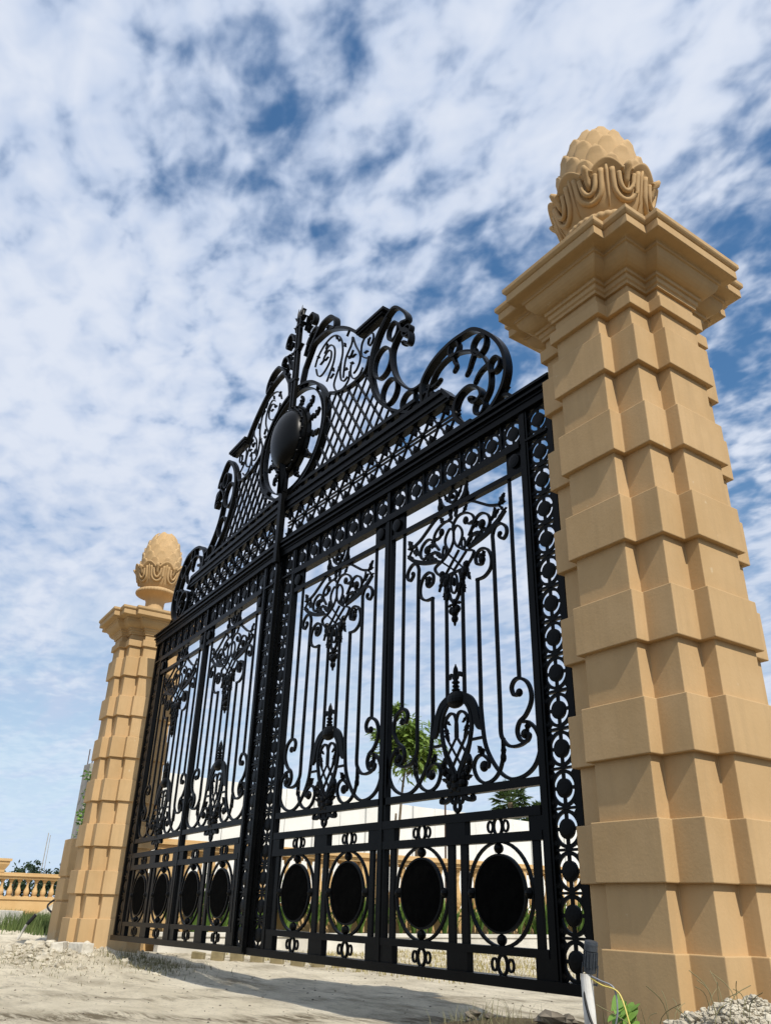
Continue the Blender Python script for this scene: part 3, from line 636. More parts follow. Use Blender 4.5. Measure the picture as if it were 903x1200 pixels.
for i in range(12):
    a = 2*PI*(i+.5)/12; b.ell((cx+1.075*math.cos(a), 0, 7.92+1.075*math.sin(a)), (.05,.05,.05), 8, 6)
b.build('boss_ring', IR, right)
for i in range(12):
    a = 2*PI*(i+.5)/12; b = MB(); c, s = math.cos(a), math.sin(a)
    Q = lambda r, t: (cx+c*r*(.86 if 0 else 1)-s*t, 7.92+s*r+c*t)
    b.strap(cat([Q(.60,0), Q(.70,.05), Q(.80,-.03), Q(.90,.04)]), [.05-.002*k for k in range(16)], .06)
    for r, t in ((.66,.06), (.73,-.03), (.80,.04), (.88,.05)): b.ell((Q(r,t)[0], 0, Q(r,t)[1]), .035, 7, 5)
    b.leaf(*Q(.6,0), a, .2, .09, .03)
    b.build('ray', IR, right)
# ------------------------------------------------------------------ pillars
PB, PCO, PE = .3295, .6149, .1404
def plan(o):
    b, c, s = PB+o, PCO+o, PCO+PE+o
    q = [(b,-s), (b,-c), (c,-c), (c,-b), (s,-b)]
    out = []
    for k in range(4):
        ca, sa = [(1,0), (0,1), (-1,0), (0,-1)][k]
        out += [(x*ca-y*sa, x*sa+y*ca) for x, y in q]
    return out
pil = empty('gate_pillar', (1.1045, .1697, 0), (0,0,-.0342))
tag(pil, 'tall tan rusticated pillar with pineapple finial, large and near on the right', 'pillar', 'pillars of the gate')
TAN = M['tan']
b = MB(); b.loft(plan, [(0,-1.2), (0,.136)]); b.build('plinth', TAN, pil, bevel=.008)
b = MB(); b.loft(plan, [(-.05,.13), (-.05,6.02)]); b.build('shaft', TAN, pil, bevel=.006)
for k in range(6):
    b = MB(); b.loft(plan, [(0, .578+.892*k), (0, 1.012+.892*k)]); b.build('block_course', TAN, pil, bevel=.008)
b = MB(); b.loft(plan, [(0,5.725), (0,5.87)]); b.build('block_course', TAN, pil, bevel=.008)
b = MB()
prof = [(-.02,6.0), (-.02,6.035), (.0,6.05), (.0,6.10), (.025,6.105), (.025,6.145), (.055,6.15), (.085,6.165), (.115,6.19), (.14,6.22), (.158,6.255), (.165,6.295), (.185,6.30), (.185,6.335), (.205,6.345), (.285,6.352), (.305,6.36), (.305,6.452), (.298,6.465), (.312,6.47), (.325,6.485), (.335,6.50), (.335,6.548)]
b.loft(plan, prof); b.build('capital', TAN, pil, bevel=.004)
# pineapple finial
def bead(a, j, r, z):
    if 10 <= j <= 13: r += .014*abs(math.sin(20*a))
    return r, z
b = MB(); b.lathe([(.62,6.545), (.62,6.58), (.56,6.62), (.44,6.66), (.32,6.71), (.26,6.78), (.235,6.88), (.235,7.08), (.27,7.17), (.40,7.235), (.485,7.265), (.51,7.29), (.51,7.34), (.47,7.375), (.41,7.39), (.38,7.43)], 160, bead)
fin = b.build('finial', TAN, pil, smooth=True)
NL = 8
def lobe(a): return .5+.5*math.cos(NL*a)
def cupf(a, j, r, z):
    t = min(1, max(0, (z-7.42)/.62)); l = lobe(a)**.6
    z2 = z-(1-l)*.20*t**2; r2 = r-(1-l)*.035*t
    return r2, z2
b = MB(); b.lathe([(.37,7.40), (.40,7.43), (.45,7.50), (.495,7.60), (.525,7.72), (.545,7.84), (.565,7.92), (.60,7.985), (.635,8.02), (.645,8.045), (.63,8.06), (.59,8.045), (.55,7.98), (.50,7.86), (.40,7.8)], NL*24, cupf, cap=False)
def cupr(z):
    P = [(7.40,.37), (7.43,.40), (7.50,.45), (7.60,.495), (7.72,.525), (7.84,.545), (7.92,.56), (8.05,.60)]
    for (z0, r0), (z1, r1) in zip(P, P[1:]):
        if z <= z1: return r0+(r1-r0)*(z-z0)/(z1-z0)
    return P[-1][1]
for k in range(NL):
    a0 = 2*PI*(k+.5)/NL
    for wd, zb, zt, rr, out in ((.262,7.54,7.93,.032,.008), (.150,7.625,7.86,.028,.026)):
        P = []
        for i in range(19):
            t = -1+2*i/18; f = abs(t)
            if f > .5: aa, z = math.copysign(wd*(1+.15*(f-.5)), t), zb+.16+(zt-zb-.16)*(f-.5)/.5
            else: ph = t*PI; aa, z = wd*math.sin(ph), zb+.16*(1-math.cos(ph))
            r = cupr(z)+out; P.append((r*math.cos(a0+aa), r*math.sin(a0+aa), z))
        b.tube(P, rr, 8)
    P = [((cupr(z)+o)*math.cos(a0), (cupr(z)+o)*math.sin(a0), z) for z, o in ((7.70,.0), (7.78,.02), (7.86,.03), (7.93,.06), (7.96,.10))]
    b.tube(P, [.02,.035,.04,.05,.02], 8)
    for s in (-1, 1):
        P = [((cupr(z)+o)*math.cos(a0+s*d), (cupr(z)+o)*math.sin(a0+s*d), z) for z, o, d in ((7.80,.015,.02), (7.87,.03,.05), (7.91,.05,.09), (7.89,.06,.12))]
        b.tube(P, [.012,.028,.03,.012], 7)
    a1 = 2*PI*k/NL
    P = [((cupr(z)+.005)*math.cos(a1), (cupr(z)+.005)*math.sin(a1), z) for z in (7.48, 7.6, 7.75, 7.9, 7.98)]
    b.tube(P, [.006,.014,.018,.022,.02], 6)
b.build('leaf_cup', TAN, fin, smooth=True)
b = MB()
def egg(h): return .50*math.sqrt(max(.0, 1-((h-.14)/.88)**2)) if h > .14 else .50
HZ0, HH = 7.90, 1.19
b.lathe([(max(.01, egg(h/20)-.035), HZ0+HH*h/20) for h in range(0, 21)], 48)
rows = 6
for i in range(rows):
    h0 = -.06+.165*i; n = 10 if i < 5 else 6; hl = .33 if i < 5 else .225
    for k in range(n):
        a0 = 2*PI*(k+(.5 if i % 2 else 0))/n; wmax = PI/n*1.04
        vs = []; fs = []; NX, NY = 9, 8
        for jy in range(NY):
            t = jy/(NY-1); w = wmax*(1-t**2.6)**.62 if t < 1 else 0.0
            if t < .25: w = wmax*(.85+.6*t)
            for jx in range(NX):
                q = -1+2*jx/(NX-1); h = h0+hl*t-.035*q*q*(1-t)*0
                hh = min(.985, max(0, h)); e = egg(hh)
                edge = max(abs(q), t)
                r = e+.006+.036*t**1.6 + (.013 if edge > .80 else 0) - .012*(1-min(1, abs(q)))*0
                if jx in (0, NX-1): r -= .035
                vs.append((r*math.cos(a0+q*w), r*math.sin(a0+q*w), HZ0+HH*h))
        for jx in range(NX):
            q = -1+2*jx/(NX-1); h = min(.985, max(0, h0+hl)); e = egg(h)-.02
            vs.append((e*math.cos(a0), e*math.sin(a0), HZ0+HH*(h0+hl)-.02))
        for jy in range(NY):
            for jx in range(NX-1):
                a = jy*NX+jx; fs.append((a, a+1, a+NX+1, a+NX))
        b.add(vs, fs)
b.build('pineapple_cone', TAN, fin, smooth=True)
pil2 = copy_tree(pil); pil2.location = (-13.1563, .4762, -.0995); pil2.rotation_euler = (0,0,-.0636)
tag(pil2, 'tan rusticated pillar with pineapple finial, small and distant at the left end of the gate', 'pillar', 'pillars of the gate')

for ch in pil2.children:
    if ch.name.startswith('finial'): ch.scale = (.95,.95,.93); ch.location = (0, 0, 6.545*.07)
# ------------------------------------------------------------------ ground
def gh(x, y):
    z = -.70
    z += .24*math.exp(-((x+12.9)**2/5.5+(y+.1)**2/3.5))            # spoil round the far pillar foot
    z += .30*math.exp(-((x-1.6)**2/3.2+(y+.2)**2/2.2))             # spoil round the near pillar foot
    z += .30*math.exp(-((x-.35)**2/1.5+(y+1.35)**2/.8))             # low heap of soil left of the near pillar
    if -60 < x < 14 and -16 < y < 40:
        z += .05*(noise.noise(Vector((x*.35, y*.5, 3)))) + .025*noise.noise(Vector((x*1.6, y*1.6, 7)))
        rough = max(math.exp(-((x+12.9)**2/9+(y+.1)**2/6)), math.exp(-((x-1.6)**2/4+(y+.4)**2/3)))
        z += .10*rough*noise.noise(Vector((x*4, y*4, 1)))
        for q in (-1.2, .5, -2.9):                                 # wheel ruts along the track
            d = y-q-.03*x-.3*noise.noise(Vector((x*.12, q, 0)))
            z -= .035*math.exp(-(d/.16)**2)
    if x < -20: z += min(.55, .02*(-20-x))
    return z
def graded(a, b, step, far):
    v = []; x = a
    while x <= b: v.append(x); x += step
    lo, hi, s = [], [], step
    p, q = a, v[-1]
    while q < far:
        s *= 1.35; p -= s; q += s; lo.append(p); hi.append(q)
    return list(reversed(lo))+v+hi
gx, gy = graded(-26, 8, .13, 2500), graded(-6, 20, .13, 2500)
vs = [(x, y, gh(x, y)) for y in gy for x in gx]; nx = len(gx)
fs = [(j*nx+i, j*nx+i+1, (j+1)*nx+i+1, (j+1)*nx+i) for j in range(len(gy)-1) for i in range(nx-1)]
me = bpy.data.meshes.new('ground'); me.from_pydata(vs, [], fs); me.shade_smooth()
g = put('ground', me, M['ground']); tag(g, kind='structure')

def rock(b, x, y, z, r, sq=.7):
    n, m = 7, 5; base = len(b.v); seed = Vector((random.random()*50, random.random()*50, 0)); t0 = MB(); t0.ell((0,0,0), 1, n, m)
    sx, sy, a = random.uniform(.7,1.2), random.uniform(.7,1.2), random.random()*6
    out = []
    for v in t0.v:
        v = Vector(v); k = .78+.5*noise.noise(v*1.3+seed)
        px_, py_ = v.x*sx*k*r, v.y*sy*k*r
        out.append((x+px_*math.cos(a)-py_*math.sin(a), y+px_*math.sin(a)+py_*math.cos(a), z+v.z*sq*k*r))
    b.add(out, t0.f)

# ------------------------------------------------------------------ loose stone, bricks, grass
b = MB()
for i in range(800):
    a, d = random.random()*6.28, abs(random.gauss(0, 1.0)); x, y = -12.7+d*1.7*math.cos(a), -.75+d*.75*math.sin(a)
    rock(b, x, y, gh(x, y)+.01, random.uniform(.015, .065) if i > 30 else random.uniform(.09, .17))
tag(b.build('rubble', M['limedirt']), 'pale limestone rubble strewn round the foot of the distant pillar', 'rubble', kind='stuff')
b = MB()
def pile(x, y): return .43*math.exp(-(((x-2.25)/.62)**2+((y+1.15)/.6)**2))
for i in range(3600):
    x, y = random.gauss(2.25, .42), random.gauss(-1.15, .36)
    if pile(x, y) < .05: continue
    rock(b, x, y, gh(x, y)+pile(x, y)*random.uniform(.85, 1.05), random.uniform(.008, .026) if i > 120 else random.uniform(.03,.06))
N = 40; o = len(b.v); vv = []; ff = []
for j in range(N+1):
    for i in range(N+1):
        x, y = 2.25+2.0*(i/N-.5), -1.15+1.9*(j/N-.5); vv.append((x, y, gh(x, y)+pile(x, y)-.02+.03*noise.noise(Vector((x*9, y*9, 0)))))
for j in range(N):
    for i in range(N): a = j*(N+1)+i; ff.append((a, a+1, a+N+2, a+N+1))
b.add(vv, ff)
tag(b.build('rubble_pile', M['limedirt']), 'heap of crumbled pale lime rubble against the foot of the near pillar', 'rubble', kind='stuff')
b = MB()
for i in range(1600):
    x, y = random.uniform(-20, 2), random.uniform(-4, 6)
    rock(b, x, y, gh(x, y), random.choice((.004,.006,.008,.008,.012,.02)))
tag(b.build('pebble', M['soil']), 'scattered dark pebbles and clods on the sandy track', 'pebbles', kind='stuff')
for i, (x, y, r, lb) in enumerate(((.75,-1.15,.13,'larger brown clod of soil left of the white pipe'), (1.15,-1.5,.10,'flat brown clod of soil right beside the white pipe'), (.30,-1.45,.08,'small brown clod at the lower edge, in front of the gate'))):
    b = MB(); rock(b, 0, 0, 0, r, .5); rock(b, .12, .05, 0, r*.6, .5)
    tag(b.build('soil_clod', M['soil'], loc=(x, y, gh(x, y)+.04)), lb, 'soil clod', 'soil clods by the near pillar')
b = MB(); b.box(-.105,.105,-.05,.05,0,.2); brickmesh = b.mesh('brick')
d0 = Vector((-11.9, 2.1)); d1 = Vector((-9.3, 4.3))
for i in range(9):
    p = d0.lerp(d1, i/8); o = put('brick', brickmesh, M['brick'], None, (p.x, p.y, gh(p.x, p.y)-.02), .008); o.scale = (1.25, 1.3, .9)
    o.rotation_euler = (random.uniform(-.06,.06), random.uniform(-.1,.1), math.atan2(2.2, 2.6)+random.uniform(-.12,.12))
    tag(o, 'dusty earth coloured block in the row lying under the middle of the gate', 'brick', 'row of blocks under the gate')
b = MB(); b.box(-.24,.24,-.12,.12,0,.2)
o = b.build('stone_block', M['stone'], None, (-11.75, -.35, gh(-11.75,-.35)-.03), bevel=.015); o.rotation_euler = (0,0,.25); tag(o, 'whole pale stone block lying at the foot of the distant pillar', 'stone block', 'blocks at the far pillar')
b = MB(); b.box(-.2,.2,-.11,.11,0,.17)
o = b.build('stone_block', M['stone'], None, (-12.15, -.62, gh(-12.15,-.62)-.02), bevel=.015); o.rotation_euler = (.1,0,-.5); tag(o, 'smaller tilted pale stone block left of the whole one at the far pillar', 'stone block', 'blocks at the far pillar')

def tuft_field(name, mat, n, pos, h, w, label, lean=.5):
    b = MB()
    for i in range(n):
        x, y = pos(); z = gh(x, y)-.01; a = random.random()*6.28; hh = h*random.uniform(.5, 1.2); le = lean*random.uniform(.2, 1.2)*hh
        ca, sa = math.cos(a), math.sin(a); pa = a+PI/2; ww = w*random.uniform(.6, 1.3); vs = []
        for t in (0, .45, .8, 1):
            u = le*t*t; q = ww*(1-t*.95)/2
            for s in (-1, 1): vs.append((x+ca*u+s*q*math.cos(pa), y+sa*u+s*q*math.sin(pa), z+hh*t*(1-.25*t*lean)))
        b.add(vs, [(0,1,3,2), (2,3,5,4), (4,5,7,6)])
    return tag(b.build(name, mat), label, name.replace('_', ' '), kind='stuff')
G = random.gauss; U = random.uniform
tuft_field('grass', M['grass'], 3600, lambda: (G(-26.5, 1.8), G(2.75, .5)), .55, .035, 'patch of fresh green grass left of the distant pillar')
tuft_field('weeds', M['weed'], 1800, lambda: (G(-12.8, 1.7), G(-1.25, .45)), .07, .012, 'low dusty weeds among the rubble before the distant pillar', .9)
tuft_field('dry_grass', M['drygrass'], 5000, lambda: (U(-15.5, -6), U(3.6, 12)), .14, .022, 'straw coloured dry grass on the sand behind the gate', .8)
tuft_field('weeds', M['weed'], 1100, lambda: (G(-10.7, .8), G(.5, .35)), .12, .014, 'dark weedy patch beneath the left gate leaf', .8)
def bl():
    c = random.choice(((.05,-1.35),(.45,-1.5),(-.35,-1.15),(-.75,-1.0),(.3,-1.2),(.7,-1.6))); return (G(c[0], .16), G(c[1], .10))
tuft_field('dry_weeds', M['weed'], 220, bl, .17, .006, 'thin dry weed stalks along the lower edge in front of the gate', .9)
tuft_field('weeds', M['weed'], 160, lambda: (U(1.3, 2.3), G(-1.35, .12)), .28, .008, 'thin wiry weeds at the foot of the near pillar', .8)

# ------------------------------------------------------------------ spotlight on its pipe, wires, creeper
px_, py_ = 1.92, -2.10
z0 = gh(px_, py_)
b = MB(); b.tube([(0,0,-.1), (.005,0,.4), (0,0,.685)], .031, 16); 
tag(b.build('pipe_stub', M['pvc'], None, (px_, py_, z0), smooth=False), 'white plastic pipe standing upright before the near pillar', 'pipe')
sp = empty('spotlight', (px_+.012, py_+.01, z0+.662), (.12, .16, .5)); sp.scale = (.78, .78, .88); tag(sp, 'small grey finned garden spotlight on top of the white pipe', 'spotlight')
b = MB(); b.lathe([(.030,.03), (.040,.035), (.042,.06), (.042,.15), (.046,.155), (.046,.19), (.043,.205), (.030,.208)], 28); b.build('lamp_body', M['lampgrey'], sp)
for k in range(14):
    a = 2*PI*k/14; b = MB(); c, s = math.cos(a), math.sin(a)
    b.add([(c*.040-s*.003, s*.040+c*.003, .062), (c*.040+s*.003, s*.040-c*.003, .062), (c*.050+s*.003, s*.050-c*.003, .066), (c*.050-s*.003, s*.050+c*.003, .066),
           (c*.040-s*.003, s*.040+c*.003, .148), (c*.040+s*.003, s*.040-c*.003, .148), (c*.050+s*.003, s*.050-c*.003, .148), (c*.050-s*.003, s*.050+c*.003, .148)],
          [(3,2,1,0),(4,5,6,7),(0,1,5,4),(1,2,6,5),(2,3,7,6),(3,0,4,7)]); b.build('fin', M['lampgrey'], sp)
b = MB(); b.tube([(0,0,.035), (0,0,.0), (0,0,-.04)], [.018,.016,.012], 12); b.build('gland', M['kerb'], sp)
b = MB(); b.box(-.05,.05,-.008,.008,-.03,-.02); b.box(-.055,-.047,-.01,.01,-.03,.08); b.box(.047,.055,-.01,.01,-.03,.08); b.build('bracket', M['lampgrey'], sp)
def wire(P, r, mat, label):
    b = MB(); b.tube(cat([(px_+a, py_+c, z0+h-.10) for a, c, h in P], 8), r, 6); tag(b.build('wire', mat), label, 'wire', 'loose lamp wires')
wire([(.01,0,.76), (.005,-.03,.68), (.05,-.03,.55), (.12,.0,.48), (.18,.02,.43)], .007, M['cable'], 'black cable drooping from the garden spotlight')
wire([(.02,0,.78), (.09,.0,.76), (.16,.02,.73), (.17,.02,.63), (.14,.02,.52), (.18,.02,.43)], .0045, M['cablegrey'], 'grey wire looping beside the black cable')
wire([(.02,0,.77), (.10,.0,.74), (.19,.02,.71), (.24,.02,.58), (.27,.03,.46), (.22,.03,.44), (.16,.02,.42)], .004, M['cableyel'], 'thin yellow wire, outermost loop below the spotlight')
b = MB()
def heartleaf(b, base, ax, nrm, L):
    ax = ax.normalized(); nrm = (nrm-ax*nrm.dot(ax)).normalized(); sd = ax.cross(nrm)
    out = [(-.16,.30), (-.10,.46), (.12,.52), (.38,.44), (.66,.26), (.88,.09), (1.0,.0)]
    vs = [base]+[base+ax*L*t for t in (.12,.38,.66,.88)]+[base+ax*L]
    cen = len(vs)
    for s in (-1, 1):
        vs += [base+ax*L*t+sd*s*q*L+nrm*L*.10*q for t, q in out[:-1]]
    vs = [tuple(v) for v in vs]; fs = []
    for k, s in enumerate((-1, 1)):
        o = cen+6*k
        t = [(0,o,o+1), (0,o+1,o+2,1), (1,o+2,o+3,2), (2,o+3,o+4,3), (3,o+4,o+5,4), (4,o+5,5)]
        fs += [q if s > 0 else tuple(reversed(q)) for q in t]
    b.add(vs, fs)
cr = empty('creeper', (1.71, -1.52, gh(1.71,-1.52)+.05)); cr.scale = (.68, .68, .8); tag(cr, 'small bright green creeper with heart shaped leaves before the near pillar', 'plant')
b2 = MB()
for i in range(16):
    p = Vector((U(-.11,.11), U(-.10,.06), U(.16,.44))); ax = Vector((U(-.6,.6)+p.x*3, U(-1,-.2), U(-.9,-.2)))
    heartleaf(b, p, ax, Vector((U(-.3,.5), -.5, 1)), U(.09,.15)); b2.tube([(p.x*.3, p.y*.3, 0), (p.x*.8, p.y*.8+.02, p.z*.7), tuple(p)], .004, 5)
b.build('foliage', M['heart'], cr); b2.build('stem', M['heart'], cr)

# ------------------------------------------------------------------ planter, strap leaved plants, balustrade behind the gate
pw = empty('planter_wall', (-14.4, 0, 0)); tag(pw, 'low pale concrete planter wall behind the gate, in front of the balustrade', 'planter')
b = MB(); b.box(-.12,.12,2.2,26,-.9,-.34); b.build('wall', M['kerb'], pw, bevel=.01)
b = MB(); b.box(-.16,.16,2.15,26.05,-.34,-.25); b.build('coping', M['kerb'], pw, bevel=.01)
b = MB(); b.add([(-15.0,2.2,-.32),(-14.5,2.2,-.32),(-14.5,26,-.32),(-15.0,26,-.32)], [(0,1,2,3)]); tag(b.build('soil', M['soil']), kind='structure')
def strap_plant(h, n):
    b = MB()
    for i in range(n):
        a = random.random()*6.28; L = h*U(.65,1.15); ln = U(.15,.75); w = U(.05,.085); vs = []
        for k in range(7):
            t = k/6; r = ln*L*t*t*.8+.03; z = L*t*(1-.30*ln*t); q = w*(1.0 if t < .5 else 1-(t-.5)*1.9)*(.5+t if t < .5 else 1)/2+.002
            c, s = math.cos(a), math.sin(a)
            vs += [(c*r-s*q, s*r+c*q, z), (c*(r-.012), s*(r-.012), z-.015), (c*r+s*q, s*r-c*q, z)]
        fs = []
        for k in range(6):
            o = 3*k; fs += [(o,o+1,o+4,o+3), (o+1,o+2,o+5,o+4)]
        b.add(vs, fs)
    return b.mesh('strap_plant')
SPM = [strap_plant(.95, 20), strap_plant(1.05, 24), strap_plant(.85, 18)]
for i in range(44):
    y = 2.7+.42*i+U(-.12,.12)
    o = put('strap_plant', SPM[i % 3], M['strapleaf'], None, (-14.74+U(-.08,.08), y, -.33)); o.rotation_euler = (0,0,random.random()*6); k = U(1.0,1.35); o.scale = (k,k,k)
    tag(o, 'clump of long green strap leaves growing in the planter behind the gate', 'plant', 'strap leaved plants in the planter')
T2 = M['tan2']
def baluster_mesh(h):
    b = MB(); b.box(-.1,.1,-.1,.1,0,.06*h); b.box(-.1,.1,-.1,.1,.94*h,h)
    b.lathe([(.06,.06*h), (.085,.10*h), (.11,.2*h), (.115,.3*h), (.09,.42*h), (.055,.55*h), (.045,.66*h), (.06,.74*h), (.05,.8*h), (.08,.88*h), (.085,.94*h)], 14)
    return b.mesh('baluster')
def balustrade(name, loc, y0, y1, zb, z0, z1, step, label, piers):
    r = empty(name, loc); tag(r, label, 'balustrade')
    b = MB(); b.box(-.22,.22,y0,y1,zb,z0-.12); b.box(-.27,.27,y0,y1,z0-.12,z0); b.build('base', T2, r, bevel=.01)
    b = MB(); b.box(-.2,.2,y0,y1,z1,z1+.1); b.box(-.28,.28,y0,y1,z1+.1,z1+.18); b.box(-.23,.23,y0,y1,z1+.18,z1+.24); b.build('rail', T2, r, bevel=.01)
    for p in piers:
        b = MB(); b.box(-.26,.26,p-.28,p+.28,z0,z1); b.build('pier', T2, r, bevel=.01)
    bm = baluster_mesh(z1-z0); y = y0+.2
    while y < y1-.15:
        if all(abs(y-p) > .42 for p in piers): put('baluster', bm, T2, r, (0, y, z0))
        y += step
    return r
balustrade('balustrade', (-15.35,0,0), 2.2, 26, -.9, .35, 1.54, .36, 'tan balustrade behind the planter, seen through the right gate leaf', (2.6, 8.6, 14.6, 20.6))
bl2 = balustrade('balustrade', (-33.7,0,0), -8, 5.6, -.9, .42, 1.08, .34, 'tan balustrade far off at the left edge beyond the grass', (-2.2, 2.2))
ur = empty('urn', (-33.7, 2.75, 1.32)); tag(ur, 'square tan planter urn standing on the far left balustrade', 'urn')
b = MB(); b.loft(lambda o: [(-.35-o,-.35-o),(.35+o,-.35-o),(.35+o,.35+o),(-.35-o,.35+o)], [(-.1,0), (-.1,.08), (.02,.30), (.03,.42)]); b.build('bowl', T2, ur)
b = MB(); b.box(-.43,.43,-.43,.43,.42,.52); b.build('rim', T2, ur)

# ------------------------------------------------------------------ white hoarding, poles
hw = empty('hoarding', (0,0,0)); tag(hw, 'long white sheet hoarding wall behind the balustrade', 'hoarding')
ha, hb = Vector((-21.6, 3.2)), Vector((-24.6, 32.0)); n = 22
for i in range(n):
    p, q = ha.lerp(hb, i/n), ha.lerp(hb, (i+1)/n); d = (q-p).normalized(); nr = Vector((d.y, -d.x))
    p, q = p+d*.03, q-d*.03; e = nr*(.03 if i % 2 else .07); zt = 4.29+U(-.02,.02)
    b = MB(); b.add([(p.x+e.x,p.y+e.y,-1),(q.x+e.x,q.y+e.y,-1),(q.x-e.x,q.y-e.y,-1),(p.x-e.x,p.y-e.y,-1),(p.x+e.x,p.y+e.y,zt),(q.x+e.x,q.y+e.y,zt),(q.x-e.x,q.y-e.y,zt),(p.x-e.x,p.y-e.y,zt)],
        [(3,2,1,0),(4,5,6,7),(0,1,5,4),(1,2,6,5),(2,3,7,6),(3,0,4,7)]); b.build('panel', M['white'], hw)
b = MB(); b.box(-.1,.1,-.1,.1,0,3.5)
tag(b.build('timber_post', M['post'], None, (-20.4, 14.6, -.7)), 'squat brown timber post before the white hoarding', 'post')
for x, y, h in ((-20.5,16.0,5.2), (-20.8,16.3,4.9)):
    b = MB(); b.tube([(0,0,0), (.01,0,h)], .022, 6); tag(b.build('steel_rod', M['rebar'], None, (x, y, -.7)), 'thin upright steel rod rising in front of the white hoarding', 'rod', 'steel rods at the hoarding')

# ------------------------------------------------------------------ pier and raw column behind the far pillar
pr_ = empty('wall_pier', (-19.15, 1.72, 0), (0,0,-.06)); tag(pr_, 'low tan block pier with dark joints just behind the distant pillar', 'pier')
for i, (za, zb_) in enumerate(((-1,.30), (.345,.88), (.925,1.87))):
    b = MB(); b.loft(lambda o: [(-.42-o,-.5-o),(.42+o,-.5-o),(.42+o,.5+o),(-.42-o,.5+o)], [(0,za), (0,zb_)]); b.build('block', TAN, pr_, bevel=.02)
b = MB(); b.box(-.38,.38,-.45,.45,-1,1.83); b.build('core', TAN, pr_)
cl = empty('concrete_column', (-20.3, 1.93, 0)); tag(cl, 'unfinished grey concrete column with bare rebar rising behind the distant pillar', 'column')
b = MB(); b.box(-.29,.29,-.25,.25,-.9,4.05); b.build('shaft', M['concrete'], cl, bevel=.01)
for sx in (-1, 1):
    for sy in (-1, 1):
        b = MB(); b.tube([(sx*.21, sy*.18, 4.03), (sx*.21+U(-.02,.02), sy*.18, 4.05+U(.3,.6))], .016, 6); b.build('rebar', M['rebar'], cl)
def leafquad(b, p, ax, nrm, L, W):
    ax = ax.normalized(); nrm = nrm-ax*nrm.dot(ax)
    if nrm.length < .01: nrm = Vector((0,0,1)).cross(ax)
    nrm.normalize(); sd = ax.cross(nrm)
    P = [p, p+ax*L*.45+sd*W/2+nrm*L*.05, p+ax*L-nrm*L*.12, p+ax*L*.45-sd*W/2+nrm*L*.05, p+ax*L*.5-nrm*L*.02]
    b.add([tuple(q) for q in P], [(0,1,4), (1,2,4), (2,3,4), (3,0,4)])
vn = empty('climbing_plant', (-19.78, 1.76, 1.85)); vn.scale = (1.15, 1.15, 1.15); tag(vn, 'bright green leafy climber on the raw concrete column', 'plant')
b = MB(); b2 = MB()
stem = [(0,0,0), (.05,-.05,.4), (-.06,.02,.9), (.04,-.03,1.35), (.0,.0,1.7)]
b2.tube(cat(stem, 5), .012, 6)
for i in range(260):
    k = random.random(); q = cat(stem, 5)[int(k*20)]; rr = .12 if (int(k*7) % 2) else .22
    p = Vector((q[0]+G(0, rr*.5), q[1]+G(0, rr*.5), q[2]+G(0,.06))); leafquad(b, p, Vector((G(0,1),G(0,1),U(-.6,.8))), Vector((G(0,1),G(0,1),1)), U(.09,.17), U(.05,.09))
b.build('foliage', M['vine'], vn); b2.build('stem', M['bark'], vn)

# ------------------------------------------------------------------ trees
tr = empty('young_tree', (-14.72, 9.25, -.33)); tr.scale = (1.9, 1.9, 1.66); tag(tr, 'slim young leafy tree standing behind the right gate leaf', 'tree')
b = MB(); b.tube(cat([(-.10,.0,0), (-.02,.02,1.2), (.05,.05,2.3), (.09,.10,2.9), (.10,.12,3.6)], 4), [.026-.0009*i for i in range(17)], 7)
limbs = []
for i in range(16):
    a = i*2.4; z = U(2.55, 3.45); L = U(.25,.56); e = (.09+L*math.cos(a), .1+L*math.sin(a), z+U(.15,.45)); b.tube([(.09,.1,z), (.09+L*.5*math.cos(a), .1+L*.5*math.sin(a), z+.16), e], [.010,.008,.005], 5); limbs.append(((.09,.1,z), e))
b.build('trunk', M['bark'], tr)
b = MB()
for s, e in limbs:
    s, e = Vector(s), Vector(e)
    for t in (.45, .62, .78, .9, 1.0):
        c = s.lerp(e, t)
        for k in range(20):
            a = k*.33+random.random()*.4; ax = Vector((math.cos(a), math.sin(a), U(-.9,.35)))
            leafquad(b, c+ax*.02, ax, Vector((G(0,.3),G(0,.3),1)), U(.13,.22), U(.04,.07))
for i in range(520):
    d = Vector((G(0,1), G(0,1), G(0,1))).normalized()*(random.random()**.45)
    p = Vector((.12+d.x*.56, .12+d.y*.56, 3.12+d.z*.62)); ax = Vector((d.x+G(0,.4), d.y+G(0,.4), U(-1.0,.2)))
    leafquad(b, p, ax, Vector((G(0,.4),G(0,.4),1)), U(.13,.22), U(.04,.07))
b.build('crown', M['leaf'], tr)
b = MB(); b.tube([(0,0,0), (.1,.15,3.2)], .03, 6); tag(b.build('stake', M['bark'], None, (-14.75, 9.0, -.33)), 'thin leaning stake beside the young tree behind the gate', 'stake')
def palm(x, y, H, R0, label):
    r = empty('fan_palm', (x, y, 0)); tag(r, label, 'palm tree')
    b = MB(); b.tube([(0,0,-1), (.1,0,H*.5), (0,.1,H)], [.35,.27,.24], 10); b.build('trunk', M['bark'], r)
    b = MB()
    for i in range(80):
        a = random.random()*6.28; el = U(-1.1, 1.45); d = Vector((math.cos(a)*math.cos(el), math.sin(a)*math.cos(el), math.sin(el)))
        s = Vector((0,.1,H)); tip = s+d*R0*U(.35,.75); b.tube([tuple(s), tuple(tip)], .03, 4)
        side = d.cross(Vector((0,0,1))).normalized(); up = side.cross(d)
        for k in range(11):
            th = (k-5)*.26; ax = d*math.cos(th)+side*math.sin(th)-Vector((0,0,.12))
            leafquad(b, tip, ax+up*G(0,.12), up+side*G(0,.5), R0*U(.3,.5), .2)
    b.build('crown', M['palmleaf'], r)
